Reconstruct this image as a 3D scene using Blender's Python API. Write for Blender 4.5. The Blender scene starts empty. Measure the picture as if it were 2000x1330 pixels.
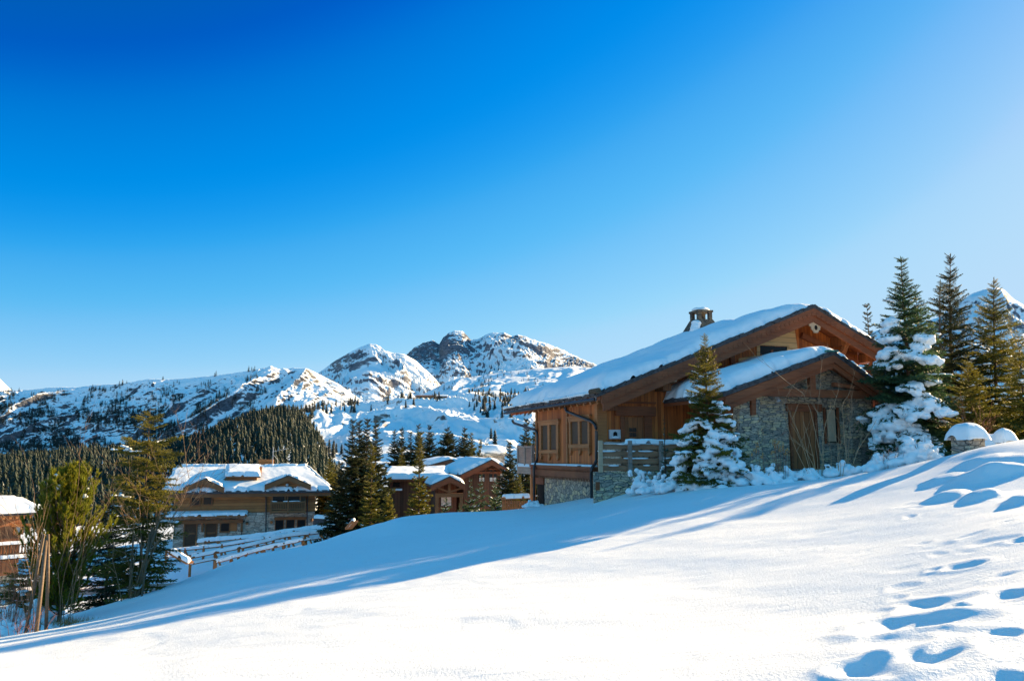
import bpy, math, random
import numpy as np
R = math.radians
rng = np.random.default_rng(7)
random.seed(7)
scene = bpy.context.scene
col = scene.collection

# ------------------------------------------------------------ camera maths
F, CX, CY = 1556.0, 1000.0, 665.0          # focal length and centre in photo pixels
PITCH = math.atan(220.0 / F)
SP, CP = math.sin(PITCH), math.cos(PITCH)

def ray(px, py):
    """direction through a photo pixel, scaled so that forward distance is 1"""
    x = (px - CX) / F; y = (CY - py) / F
    d = CP - y * SP
    return x / d, (SP + y * CP) / d

def at(px, py, Y):
    x, z = ray(px, py)
    return np.array([x * Y, Y, z * Y])

cam_d = bpy.data.cameras.new('camera'); cam = bpy.data.objects.new('camera', cam_d); col.objects.link(cam)
cam_d.sensor_width = 36.0; cam_d.lens = 36.0 * F / 2000.0; cam_d.clip_start = 0.1; cam_d.clip_end = 40000
cam.location = (0, 0, 0); cam.rotation_euler = (R(90) + PITCH, 0, 0)
scene.camera = cam

# ------------------------------------------------------------ light
SUN_AZ, SUN_EL = 54.5, 17.5                 # azimuth measured from +Y towards +X
w = bpy.data.worlds.new('World'); scene.world = w; w.use_nodes = True
nt = w.node_tree; nt.nodes.clear()
out = nt.nodes.new('ShaderNodeOutputWorld'); bg = nt.nodes.new('ShaderNodeBackground')
sky = nt.nodes.new('ShaderNodeTexSky'); sky.sky_type = 'NISHITA'; sky.sun_disc = False
sky.sun_elevation = R(SUN_EL); sky.sun_rotation = R(SUN_AZ); sky.altitude = 1850
sky.air_density = 1.0; sky.dust_density = 0.8; sky.ozone_density = 6.0
# colour balance of the film: deeper, more saturated blue than the raw sky
sc_ = nt.nodes.new('ShaderNodeVectorMath'); sc_.operation = 'SCALE'; sc_.inputs['Scale'].default_value = 0.1
cu = nt.nodes.new('ShaderNodeRGBCurve')
for ch, pts in ((0, [(0, 0), (.06, 0), (.07, .008), (.08, .03), (.093, .052), (.107, .09), (.142, .16), (.164, .205), (.25, .25), (1, .28)]),
                (1, [(0, 0), (.08, .02), (.1036, .047), (.1257, .105), (.16, .16), (.19, .215), (.23, .265), (.295, .325), (.33, .35), (.5, .37), (1, .375)]),
                (2, [(0, 0), (.15, .12), (.242, .245), (.30, .365), (.353, .425), (.43, .455), (.5, .475), (.9, .485), (1, .485)])):
    cv_ = cu.mapping.curves[ch]
    while len(cv_.points) < len(pts): cv_.points.new(0.5, 0.5)
    for p_, (x_, y_) in zip(cv_.points, pts): p_.location = (x_, y_)
cu.mapping.update()
hs = nt.nodes.new('ShaderNodeVectorMath'); hs.operation = 'SCALE'; hs.inputs['Scale'].default_value = 10.0
nt.links.new(sky.outputs[0], sc_.inputs[0]); nt.links.new(sc_.outputs[0], cu.inputs['Color']); nt.links.new(cu.outputs[0], hs.inputs[0])
hm = nt.nodes.new('ShaderNodeVectorMath'); hm.operation = 'MAXIMUM'
# sky behind the camera raised to bright azure, added to lift the snow shadows
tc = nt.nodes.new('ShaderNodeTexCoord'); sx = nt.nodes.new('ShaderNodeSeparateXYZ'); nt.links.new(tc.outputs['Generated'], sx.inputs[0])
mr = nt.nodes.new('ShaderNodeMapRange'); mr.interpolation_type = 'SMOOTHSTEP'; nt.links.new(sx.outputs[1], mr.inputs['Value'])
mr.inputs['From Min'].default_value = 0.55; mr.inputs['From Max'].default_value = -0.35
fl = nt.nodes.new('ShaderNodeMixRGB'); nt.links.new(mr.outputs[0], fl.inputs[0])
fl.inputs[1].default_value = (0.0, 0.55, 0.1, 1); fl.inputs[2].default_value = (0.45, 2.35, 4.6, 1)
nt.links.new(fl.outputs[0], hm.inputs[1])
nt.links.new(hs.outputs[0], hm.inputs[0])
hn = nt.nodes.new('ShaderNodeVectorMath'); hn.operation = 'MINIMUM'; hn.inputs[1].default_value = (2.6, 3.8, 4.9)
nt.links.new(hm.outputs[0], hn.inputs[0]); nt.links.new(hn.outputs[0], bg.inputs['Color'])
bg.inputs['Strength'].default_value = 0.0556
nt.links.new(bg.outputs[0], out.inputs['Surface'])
sd = bpy.data.lights.new('sun', 'SUN'); sd.energy = 5.0; sd.angle = R(0.5); sd.color = (1.0, 0.72, 0.39)
so = bpy.data.objects.new('sun', sd); col.objects.link(so)
so.rotation_euler = (R(90 - SUN_EL), 0, R(180 - SUN_AZ)); so.location = (0, 0, 60)
scene.view_settings.view_transform = 'Standard'; scene.view_settings.look = 'None'
scene.view_settings.exposure = 1.83; scene.view_settings.gamma = 1.0
scene.render.resolution_x = 1024; scene.render.resolution_y = 680

# ------------------------------------------------------------ noise
def _hash(ix, iy, seed):
    h = (ix * 374761393 + iy * 668265263 + seed * 1442695041) & 0xFFFFFFFF
    h = ((h ^ (h >> 13)) * 1274126177) & 0xFFFFFFFF
    return (h ^ (h >> 16)) & 0xFFFFFFFF

def pn(x, y, seed=0):
    x = np.asarray(x, float); y = np.asarray(y, float)
    ix = np.floor(x).astype(np.int64); iy = np.floor(y).astype(np.int64)
    fx = x - ix; fy = y - iy
    def g(ax, ay, dx, dy):
        a = _hash(ax, ay, seed) / 4294967296.0 * 2 * np.pi
        return np.cos(a) * dx + np.sin(a) * dy
    u = fx * fx * fx * (fx * (fx * 6 - 15) + 10); v = fy * fy * fy * (fy * (fy * 6 - 15) + 10)
    a = g(ix, iy, fx, fy); b = g(ix + 1, iy, fx - 1, fy)
    c = g(ix, iy + 1, fx, fy - 1); d = g(ix + 1, iy + 1, fx - 1, fy - 1)
    return ((a + (b - a) * u) * (1 - v) + (c + (d - c) * u) * v) * 1.5

def fbm(x, y, o=5, seed=0, gain=0.5):
    s = 0; a = 1.0; f = 1.0
    for i in range(o):
        s = s + a * pn(x * f + 17.3 * i, y * f - 9.1 * i, seed + i); a *= gain; f *= 2.03
    return s

def ridged(x, y, o=5, seed=0, gain=0.5):
    s = 0; a = 1.0; f = 1.0; t = 0
    for i in range(o):
        n = 1 - np.abs(pn(x * f + 13.7 * i, y * f + 5.3 * i, seed + i)) * 1.6
        s = s + a * n * n; t += a; a *= gain; f *= 2.07
    return s / t

# ------------------------------------------------------------ mesh builder
class MB:
    def __init__(s): s.V = []; s.F = []; s.n = 0; s.M = []
    def add(s, V, F, m=0):
        V = np.asarray(V, float).reshape(-1, 3)
        if isinstance(F, np.ndarray): s.F.append(F + s.n); s.M.append(np.full(len(F), m))
        else:
            for f in F: s.F.append(np.asarray([f]) + s.n); s.M.append(np.full(1, m))
        s.V.append(V); s.n += len(V); return s
    def ext(s, poly, vec):
        """polygon (3D points) extruded along vec"""
        p = np.asarray(poly, float); q = p + np.asarray(vec, float); n = len(p)
        nrm = np.cross(p[1] - p[0], p[2] - p[1])
        if np.dot(nrm, vec) > 0: p, q = p[::-1], q[::-1]
        V = np.vstack([p, q])
        return s.add(V, [list(range(n)), list(range(2 * n - 1, n - 1, -1))] + [[(i + 1) % n, i, n + i, n + (i + 1) % n] for i in range(n)])
    def box(s, x0, x1, y0, y1, z0, z1):
        return s.ext([(x0, y0, z0), (x1, y0, z0), (x1, y0, z1), (x0, y0, z1)], (0, y1 - y0, 0))
    def beam(s, a, b, wd, ht, up=(0, 0, 1)):
        a = np.asarray(a, float); b = np.asarray(b, float); d = b - a; up = np.asarray(up, float)
        sd = np.cross(d, up); sd /= np.linalg.norm(sd) + 1e-9; u2 = np.cross(sd, d); u2 /= np.linalg.norm(u2) + 1e-9
        p = [a + sd * wd / 2 * i + u2 * ht / 2 * j for i, j in ((-1, -1), (1, -1), (1, 1), (-1, 1))]
        return s.ext(p, d)
    def tube(s, pts, rad, n=6, cap=True):
        pts = np.asarray(pts, float); k = len(pts)
        rad = np.broadcast_to(np.asarray(rad, float), (k,))
        T = np.gradient(pts, axis=0); T /= np.linalg.norm(T, axis=1)[:, None] + 1e-9
        ref = np.array([0, 0, 1.0]) if abs(T[0][2]) < 0.9 else np.array([1.0, 0, 0])
        A = np.cross(T, ref); A /= np.linalg.norm(A, axis=1)[:, None] + 1e-9; B = np.cross(T, A)
        th = np.arange(n) * 2 * np.pi / n
        V = (pts[:, None] + rad[:, None, None] * (np.cos(th)[None, :, None] * A[:, None] + np.sin(th)[None, :, None] * B[:, None])).reshape(-1, 3)
        i = np.arange(k - 1)[:, None] * n; j = np.arange(n)[None]; j2 = (j + 1) % n
        Fq = np.stack([i + j, i + j2, i + n + j2, i + n + j], -1).reshape(-1, 4)
        off = s.n; s.add(V, Fq)
        if cap:
            s.F.append(np.array([[off + (n - 1 - t) for t in range(n)]])); s.F.append(np.array([[off + (k - 1) * n + t for t in range(n)]]))
            s.M += [np.zeros(1, int), np.zeros(1, int)]
        return s
    def blob(s, c, r, lvl=2, jit=0.0, seed=0):
        V, Fc = ICO[lvl]; r = np.broadcast_to(np.asarray(r, float), (3,))
        k = 1.0
        if jit: k = (1 + jit * fbm(V[:, 0] * 1.7 + seed * 3.1, V[:, 1] * 1.7 + V[:, 2] * 2.3, 2, seed))[:, None]
        return s.add(V * k * r + np.asarray(c), Fc)
    def build(s, name, mat, parent=None, smooth=False, loc=None, shift=None):
        V = np.vstack(s.V)
        if shift is not None: V = V - np.asarray(shift)
        me = bpy.data.meshes.new(name)
        tot = np.concatenate([np.full(len(f), f.shape[1]) for f in s.F]); idx = np.concatenate([f.ravel() for f in s.F])
        me.vertices.add(len(V)); me.vertices.foreach_set('co', V.ravel())
        me.loops.add(len(idx)); me.loops.foreach_set('vertex_index', idx.astype(np.int32))
        me.polygons.add(len(tot)); st = np.concatenate([[0], np.cumsum(tot)[:-1]])
        me.polygons.foreach_set('loop_start', st.astype(np.int32))
        try: me.polygons.foreach_set('loop_total', tot.astype(np.int32))
        except Exception: pass
        mats = mat if isinstance(mat, (list, tuple)) else [mat]
        for m in mats: me.materials.append(m)
        if len(mats) > 1: me.polygons.foreach_set('material_index', np.concatenate(s.M).astype(np.int32))
        me.polygons.foreach_set('use_smooth', np.full(len(tot), bool(smooth)))
        me.update(calc_edges=True); me.validate()
        o = bpy.data.objects.new(name, me); col.objects.link(o)
        if parent is not None: o.parent = parent
        if loc is not None: o.location = loc
        return o

def _ico(lvl):
    import bmesh
    bm = bmesh.new(); bmesh.ops.create_icosphere(bm, subdivisions=lvl, radius=1)
    V = np.array([v.co[:] for v in bm.verts]); Fc = np.array([[v.index for v in f.verts] for f in bm.faces]); bm.free()
    return V, Fc
ICO = {l: _ico(l) for l in (1, 2, 3)}

def tag(o, label=None, cat=None, group=None, kind=None):
    if label: o['label'] = label
    if cat: o['category'] = cat
    if group: o['group'] = group
    if kind: o['kind'] = kind
    return o

def thing(name, label, cat, loc=(0, 0, 0), rotz=0.0, group=None):
    o = bpy.data.objects.new(name, None); col.objects.link(o); o.empty_display_size = 0.3
    o.location = tuple(float(c) for c in loc); o.rotation_euler = (0, 0, rotz)
    return tag(o, label, cat, group)

def copy_tree(o, parent=None):
    c = o.copy(); col.objects.link(c); c.parent = parent
    for ch in list(o.children): copy_tree(ch, c)
    return c

def grid_faces(n, m, wrap=False):
    """quads for an n x m vertex grid (row major)"""
    i = np.arange(n - 1)[:, None] * m; j = np.arange(m - 1)[None]
    return np.stack([i + j, i + j + 1, i + m + j + 1, i + m + j], -1).reshape(-1, 4)
# ------------------------------------------------------------ materials
def mat(name):
    m = bpy.data.materials.new(name); m.use_nodes = True
    n = m.node_tree; p = n.nodes['Principled BSDF']
    return m, n, p
def N(n, t, **kw):
    o = n.nodes.new(t)
    for k, v in kw.items():
        if k.startswith('_'): setattr(o, k[1:], v)
        else: o.inputs[k.replace('__', ' ')].default_value = v
    return o
def ramp(n, src, stops, mode='LINEAR'):
    r = n.nodes.new('ShaderNodeValToRGB'); e = r.color_ramp; e.interpolation = mode
    while len(e.elements) < len(stops): e.elements.new(0.5)
    for el, (p, c) in zip(e.elements, stops): el.position = p; el.color = (*c, 1) if len(c) == 3 else c
    n.links.new(src, r.inputs[0]); return r
def g3(v): return (v, v, v)
def math_(n, op, a, b=None, clamp=False):
    o = n.nodes.new('ShaderNodeMath'); o.operation = op; o.use_clamp = clamp
    for k, x in enumerate((a, b)):
        if x is None: continue
        if isinstance(x, (int, float)): o.inputs[k].default_value = x
        else: n.links.new(x, o.inputs[k])
    return o.outputs[0]
def coords(n, scale=(1, 1, 1), out='Object'):
    t = n.nodes.new('ShaderNodeTexCoord'); mp = n.nodes.new('ShaderNodeMapping'); mp.inputs['Scale'].default_value = scale
    n.links.new(t.outputs[out], mp.inputs[0]); return mp.outputs[0]
def wallco(n, sx, sz):
    """coordinates that run along any upright wall of a building: (x+y, z)"""
    t = n.nodes.new('ShaderNodeTexCoord'); sp = n.nodes.new('ShaderNodeSeparateXYZ'); n.links.new(t.outputs['Object'], sp.inputs[0])
    a = math_(n, 'ADD', sp.outputs[0], sp.outputs[1]); cb = n.nodes.new('ShaderNodeCombineXYZ')
    n.links.new(math_(n, 'MULTIPLY', a, sx), cb.inputs[0]); n.links.new(math_(n, 'MULTIPLY', sp.outputs[2], sz), cb.inputs[1])
    return cb.outputs[0], a, sp.outputs[2]
def bump(n, p, h, strength=0.5, dist=0.02):
    b = n.nodes.new('ShaderNodeBump'); b.inputs['Strength'].default_value = strength; b.inputs['Distance'].default_value = dist
    n.links.new(h, b.inputs['Height']); n.links.new(b.outputs[0], p.inputs['Normal']); return b

def snow_mat(name, grain=60.0, gstr=0.35, lump=2.5, lstr=0.0, base=(0.81, 0.855, 0.88)):
    m, n, p = mat(name)
    c = coords(n)
    a = N(n, 'ShaderNodeTexNoise', Scale=grain, Detail=3.0); n.links.new(c, a.inputs['Vector'])
    b = N(n, 'ShaderNodeTexNoise', Scale=lump, Detail=4.0); n.links.new(c, b.inputs['Vector'])
    r = ramp(n, b.outputs[0], [(0.3, tuple(x * 0.97 for x in base)), (0.7, base)]); n.links.new(r.outputs[0], p.inputs['Base Color'])
    h = math_(n, 'ADD', math_(n, 'MULTIPLY', a.outputs[0], 1.0), math_(n, 'MULTIPLY', b.outputs[0], lstr))
    bump(n, p, h, gstr, 0.02)
    p.inputs['Roughness'].default_value = 0.55; p.inputs['Specular IOR Level'].default_value = 0.25
    return m
M_SNOW = snow_mat('snow_fresh', 45.0, 0.25, 6.0, 2.0)
M_SNOWFAR = snow_mat('snow_far', 3.0, 0.1, 1.0, 1.0)

def ground_mat():
    m, n, p = mat('snow_ground')
    c = coords(n)
    a = N(n, 'ShaderNodeTexNoise', Scale=140.0, Detail=2.0); n.links.new(c, a.inputs['Vector'])
    a2 = N(n, 'ShaderNodeTexNoise', Scale=38.0, Detail=3.0); n.links.new(c, a2.inputs['Vector'])
    b = N(n, 'ShaderNodeTexNoise', Scale=1.3, Detail=5.0); n.links.new(c, b.inputs['Vector'])
    h = math_(n, 'ADD', math_(n, 'MULTIPLY', a.outputs[0], 0.55), math_(n, 'ADD', math_(n, 'MULTIPLY', a2.outputs[0], 0.9), math_(n, 'MULTIPLY', b.outputs[0], 1.2)))
    bump(n, p, h, 0.5, 0.02)
    wr = N(n, 'ShaderNodeTexNoise', Scale=1.0, Detail=4.0, Distortion=0.8); mpw = n.nodes.new('ShaderNodeMapping'); mpw.inputs['Scale'].default_value = (1.6, 5.5, 1); mpw.inputs['Rotation'].default_value = (0, 0, 0.5); n.links.new(c, mpw.inputs[0]); n.links.new(mpw.outputs[0], wr.inputs['Vector'])
    h2 = math_(n, 'ADD', h, math_(n, 'MULTIPLY', wr.outputs[0], 1.6)); n.links.new(h2, n.nodes['Bump'].inputs['Height'])
    r = ramp(n, b.outputs[0], [(0.3, (0.80, 0.84, 0.865)), (0.7, (0.83, 0.865, 0.885))])
    n.links.new(r.outputs[0], p.inputs['Base Color'])
    # ice crystals: a few grains are mirror smooth
    v = N(n, 'ShaderNodeTexVoronoi', Scale=55.0); n.links.new(c, v.inputs['Vector'])
    rr = ramp(n, v.outputs['Color'], [(0.90, g3(0.6)), (0.93, g3(0.22))]); n.links.new(rr.outputs[0], p.inputs['Roughness'])
    p.inputs['Specular IOR Level'].default_value = 0.35
    return m
M_GROUND = ground_mat()

def mountain_mat(name, rock=(0.16, 0.15, 0.16), warm=(0.30, 0.22, 0.17), nz0=0.60, nz1=0.72, nscale=0.012, thresh=0.0, wgt=1.5):
    m, n, p = mat(name)
    g = n.nodes.new('ShaderNodeNewGeometry'); sp = n.nodes.new('ShaderNodeSeparateXYZ'); n.links.new(g.outputs['Normal'], sp.inputs[0])
    c = coords(n, (1, 1, 2.2))
    a = N(n, 'ShaderNodeTexNoise', Scale=nscale, Detail=10.0, Roughness=0.68, Distortion=0.3); n.links.new(c, a.inputs['Vector'])
    b = N(n, 'ShaderNodeTexNoise', Scale=nscale * 0.25, Detail=4.0); n.links.new(c, b.inputs['Vector'])
    x = math_(n, 'ADD', sp.outputs[2], math_(n, 'MULTIPLY', math_(n, 'SUBTRACT', a.outputs[0], 0.5 + thresh), wgt))
    at_ = n.nodes.new('ShaderNodeAttribute'); at_.attribute_name = 'rock'
    x = math_(n, 'SUBTRACT', x, at_.outputs['Fac'])
    k = ramp(n, x, [(nz0, g3(0.0)), (nz1, g3(1.0))])
    rc = ramp(n, b.outputs[0], [(0.42, rock), (0.6, warm)])
    mx = n.nodes.new('ShaderNodeMixRGB'); n.links.new(k.outputs[0], mx.inputs[0]); f_ = N(n, 'ShaderNodeTexNoise', Scale=nscale * 4, Detail=6.0, Roughness=0.7); n.links.new(c, f_.inputs['Vector']); fr_ = ramp(n, f_.outputs[0], [(0.35, g3(0.35)), (0.65, g3(1.25))])
    rm = n.nodes.new('ShaderNodeMixRGB'); rm.blend_type = 'MULTIPLY'; rm.inputs[0].default_value = 1; n.links.new(rc.outputs[0], rm.inputs[1]); n.links.new(fr_.outputs[0], rm.inputs[2])
    n.links.new(rm.outputs[0], mx.inputs[1]); mx.inputs[2].default_value = (0.80, 0.85, 0.88, 1)
    n.links.new(mx.outputs[0], p.inputs['Base Color']); p.inputs['Roughness'].default_value = 0.8; p.inputs['Specular IOR Level'].default_value = 0.1
    bump(n, p, a.outputs[0], 0.3, 5.0)
    return m
M_RIDGE = mountain_mat('ridge_snow_rock', (0.09, 0.10, 0.12), (0.14, 0.14, 0.15), 0.50, 0.62, 0.03, 0.0)
M_PEAK = mountain_mat('peak_snow_rock', (0.14, 0.155, 0.19), (0.22, 0.205, 0.21), 0.55, 0.65, 0.011, 0.0, 1.1)
M_SLOPE = mountain_mat('slope_snow_rock', (0.17, 0.15, 0.14), (0.32, 0.23, 0.17), 0.56, 0.66, 0.05)

def wood_mat(name, dark, light, plank=0.14, horizontal=False, gap=0.5, rough=0.65, groove=True):
    m, n, p = mat(name)
    co, along, up = wallco(n, 1, 1)
    pc = math_(n, 'DIVIDE', up if horizontal else along, plank)
    idx = math_(n, 'FLOOR', pc); fr = math_(n, 'FRACT', pc)
    wn = n.nodes.new('ShaderNodeTexWhiteNoise'); wn.noise_dimensions = '1D'; n.links.new(idx, wn.inputs['W'])
    cb = n.nodes.new('ShaderNodeCombineXYZ')
    if not groove: horizontal = True
    n.links.new(math_(n, 'MULTIPLY', along, 1.6 if horizontal else 26.0), cb.inputs[0])
    n.links.new(math_(n, 'MULTIPLY', up, 26.0 if horizontal else 1.2), cb.inputs[1])
    n.links.new(math_(n, 'MULTIPLY', wn.outputs['Value'], 40.0 if groove else 0.0), cb.inputs[2])
    a = N(n, 'ShaderNodeTexNoise', Scale=1.0, Detail=6.0, Roughness=0.65, Distortion=0.6); n.links.new(cb.outputs[0], a.inputs['Vector'])
    big = N(n, 'ShaderNodeTexNoise', Scale=0.9, Detail=3.0); n.links.new(coords(n), big.inputs['Vector'])
    t = math_(n, 'ADD', math_(n, 'MULTIPLY', a.outputs[0], 0.75), math_(n, 'ADD', math_(n, 'MULTIPLY', wn.outputs['Value'], 0.42) if groove else 0.14, math_(n, 'MULTIPLY', math_(n, 'SUBTRACT', big.outputs[0], 0.5), 0.5)))
    r = ramp(n, t, [(0.32, dark), (0.80, light)])
    if groove:
        e = math_(n, 'MINIMUM', fr, math_(n, 'SUBTRACT', 1.0, fr))
        gk = ramp(n, e, [(0.015, g3(gap * 0.5)), (0.07, g3(1.0))])
        mx = n.nodes.new('ShaderNodeMixRGB'); mx.blend_type = 'MULTIPLY'; mx.inputs[0].default_value = 1.0
        n.links.new(r.outputs[0], mx.inputs[1]); n.links.new(gk.outputs[0], mx.inputs[2]); n.links.new(mx.outputs[0], p.inputs['Base Color'])
        h = math_(n, 'ADD', math_(n, 'MULTIPLY', a.outputs[0], 0.35), gk.outputs[0])
    else:
        n.links.new(r.outputs[0], p.inputs['Base Color']); h = a.outputs[0]
    bump(n, p, h, 0.5, 0.012)
    p.inputs['Roughness'].default_value = rough; p.inputs['Specular IOR Level'].default_value = 0.3
    return m
M_WOOD = wood_mat('wood_larch_planks', (0.25, 0.060, 0.013), (0.58, 0.175, 0.042))
M_WOODDK = wood_mat('wood_gable_planks', (0.14, 0.044, 0.016), (0.33, 0.115, 0.038), 0.2)
M_TRIM = wood_mat('wood_trim', (0.26, 0.095, 0.03), (0.52, 0.21, 0.072), 0.5, groove=False)
M_BEAM = wood_mat('wood_red_beam', (0.12, 0.034, 0.014), (0.34, 0.105, 0.038), 0.5, groove=False)
M_PALE = wood_mat('wood_new_boards', (0.50, 0.30, 0.13), (0.72, 0.47, 0.22), 0.22, horizontal=True, gap=0.8)
M_CUT = wood_mat('wood_cut_end', (0.40, 0.27, 0.17), (0.60, 0.43, 0.28), 0.5, groove=False)
M_GREY = wood_mat('wood_weathered_grey', (0.16, 0.13, 0.115), (0.38, 0.31, 0.26), 0.5, groove=False)
M_FENCE = wood_mat('wood_weathered_board', (0.16, 0.08, 0.045), (0.46, 0.24, 0.13), 0.26, horizontal=True, groove=False)
M_BROWN = wood_mat('wood_brown_boards', (0.20, 0.082, 0.024), (0.42, 0.19, 0.064), 0.28, horizontal=True)
M_BROWNTRIM = wood_mat('wood_brown_trim', (0.15, 0.062, 0.024), (0.30, 0.14, 0.055), 0.5, groove=False)
M_RED = wood_mat('wood_red_boards', (0.07, 0.028, 0.013), (0.15, 0.058, 0.027), 0.25)
M_BARN = wood_mat('wood_orange_planks', (0.26, 0.09, 0.035), (0.46, 0.19, 0.085), 0.22)
M_STAKE = wood_mat('wood_stake', (0.09, 0.06, 0.036), (0.20, 0.135, 0.085), 0.5, groove=False)

def stone_mat(name, sx, sz, cols, mortar=(0.08, 0.075, 0.07), rnd=1.0):
    m, n, p = mat(name)
    co, along, up = wallco(n, sx, sz)
    ds = N(n, 'ShaderNodeTexNoise', Scale=1.1, Detail=2.0); n.links.new(co, ds.inputs['Vector'])
    va = n.nodes.new('ShaderNodeVectorMath'); va.operation = 'SCALE'; va.inputs['Scale'].default_value = 0.35; n.links.new(ds.outputs['Color'], va.inputs[0])
    vb = n.nodes.new('ShaderNodeVectorMath'); n.links.new(co, vb.inputs[0]); n.links.new(va.outputs[0], vb.inputs[1])
    v = N(n, 'ShaderNodeTexVoronoi', Scale=1.0, Randomness=rnd); v.distance = 'CHEBYCHEV'; v.voronoi_dimensions = '2D'; n.links.new(vb.outputs[0], v.inputs['Vector'])
    v2 = N(n, 'ShaderNodeTexVoronoi', Scale=1.0, Randomness=rnd, _feature='F2'); v2.distance = 'CHEBYCHEV'; v2.voronoi_dimensions = '2D'; n.links.new(vb.outputs[0], v2.inputs['Vector'])
    ed = math_(n, 'SUBTRACT', v2.outputs['Distance'], v.outputs['Distance'])
    sep = n.nodes.new('ShaderNodeSeparateColor'); n.links.new(v.outputs['Color'], sep.inputs[0])
    k = len(cols); r = ramp(n, sep.outputs[0], [(i / k, c) for i, c in enumerate(cols)], 'CONSTANT')
    fine = N(n, 'ShaderNodeTexNoise', Scale=14.0, Detail=5.0); n.links.new(coords(n), fine.inputs['Vector'])
    fm = ramp(n, fine.outputs[0], [(0.3, g3(0.62)), (0.7, g3(1.15))])
    mu = n.nodes.new('ShaderNodeMixRGB'); mu.blend_type = 'MULTIPLY'; mu.inputs[0].default_value = 1; n.links.new(r.outputs[0], mu.inputs[1]); n.links.new(fm.outputs[0], mu.inputs[2])
    ek = ramp(n, ed, [(0.03, g3(0)), (0.12, g3(1))])
    mx = n.nodes.new('ShaderNodeMixRGB'); n.links.new(ek.outputs[0], mx.inputs[0]); mx.inputs[1].default_value = (*mortar, 1); n.links.new(mu.outputs[0], mx.inputs[2])
    n.links.new(mx.outputs[0], p.inputs['Base Color'])
    h = math_(n, 'ADD', ek.outputs[0], math_(n, 'ADD', math_(n, 'MULTIPLY', fine.outputs[0], 0.5), math_(n, 'MULTIPLY', sep.outputs[1], 0.7)))
    bump(n, p, h, 0.8, 0.03); p.inputs['Roughness'].default_value = 0.8; p.inputs['Specular IOR Level'].default_value = 0.3
    return m
SC = [tuple(a * b for a, b in zip(c, (1.12, 1.0, .86))) for c in [(0.40, 0.37, 0.32), (0.54, 0.47, 0.35), (0.32, 0.30, 0.28), (0.47, 0.43, 0.36), (0.62, 0.52, 0.36), (0.27, 0.26, 0.25), (0.44, 0.41, 0.36)]]
M_STONE = stone_mat('stone_schist', 3.2, 10.5, SC)
M_STONE2 = stone_mat('stone_schist_thin', 3.4, 17.0, [tuple(x * 1.0 for x in c) for c in SC])
M_STONEDK = stone_mat('stone_shaded', 3.4, 12.0, [tuple(x * 0.3 for x in c) for c in SC], (0.03, 0.03, 0.03))  # darker schist copy for the chimney, its shade put into the colour
M_STONE3 = stone_mat('stone_rubble', 3.8, 5.6, SC, (0.10, 0.095, 0.09))
M_STONEFAR = stone_mat('stone_far', 1.6, 4.5, [(0.46, 0.40, 0.32), (0.56, 0.50, 0.41), (0.38, 0.34, 0.28), (0.62, 0.55, 0.44)], (0.22, 0.19, 0.16))

def plain(name, c, rough=0.6, spec=0.3, var=0.25, scale=6.0, metal=0.0):
    m, n, p = mat(name)
    a = N(n, 'ShaderNodeTexNoise', Scale=scale, Detail=5.0); n.links.new(coords(n), a.inputs['Vector'])
    r = ramp(n, a.outputs[0], [(0.3, tuple(x * (1 - var) for x in c)), (0.7, tuple(min(1, x * (1 + var)) for x in c))])
    n.links.new(r.outputs[0], p.inputs['Base Color']); p.inputs['Roughness'].default_value = rough; p.inputs['Specular IOR Level'].default_value = spec; p.inputs['Metallic'].default_value = metal
    bump(n, p, a.outputs[0], 0.25, 0.01)
    return m
M_SLATE = plain('slate_dark', (0.055, 0.052, 0.055), 0.65, 0.4, 0.5, 9.0)
M_METAL = plain('metal_dark_pipe', (0.025, 0.022, 0.022), 0.35, 0.5, 0.2, 20.0)
M_ZINC = plain('metal_grey', (0.45, 0.46, 0.48), 0.4, 0.5, 0.1)
M_GLASS = plain('window_dark_glass', (0.012, 0.012, 0.013), 0.2, 0.2, 0.2)
M_DARK = plain('dark_opening', (0.02, 0.016, 0.014), 0.8, 0.1, 0.3)
M_SHUT = wood_mat('wood_dark_shutter', (0.055, 0.030, 0.016), (0.10, 0.055, 0.03), 0.3, groove=False)
M_WHITE = plain('white_painted_box', (0.55, 0.55, 0.56), 0.5, 0.3, 0.12)
M_CURTAIN = plain('pale_curtain', (0.6, 0.56, 0.5), 0.8, 0.1, 0.15)
M_COPPER = plain('copper_green', (0.08, 0.22, 0.17), 0.6, 0.3)
M_ICE = plain('ice', (0.7, 0.8, 0.88), 0.15, 0.5, 0.05)
M_BARK = plain('bark_brown', (0.11, 0.075, 0.05), 0.85, 0.1, 0.45, 18.0)
M_TWIG = plain('bark_tan_twig', (0.22, 0.135, 0.075), 0.7, 0.2, 0.35, 10.0)
M_TWIGPALE = plain('bark_pale_twig', (0.42, 0.26, 0.15), 0.7, 0.2, 0.3, 10.0)
M_TWIGRED = plain('bark_red_twig', (0.28, 0.11, 0.06), 0.7, 0.2, 0.35, 10.0)
M_DRY = plain('dry_seed_head', (0.42, 0.24, 0.11), 0.8, 0.1, 0.3, 30.0)
M_GRASS = plain('dry_grass', (0.36, 0.19, 0.06), 0.8, 0.1, 0.4, 12.0)
M_ROAD = plain('road_gritty', (0.34, 0.27, 0.21), 0.9, 0.1, 0.4, 1.5)

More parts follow.
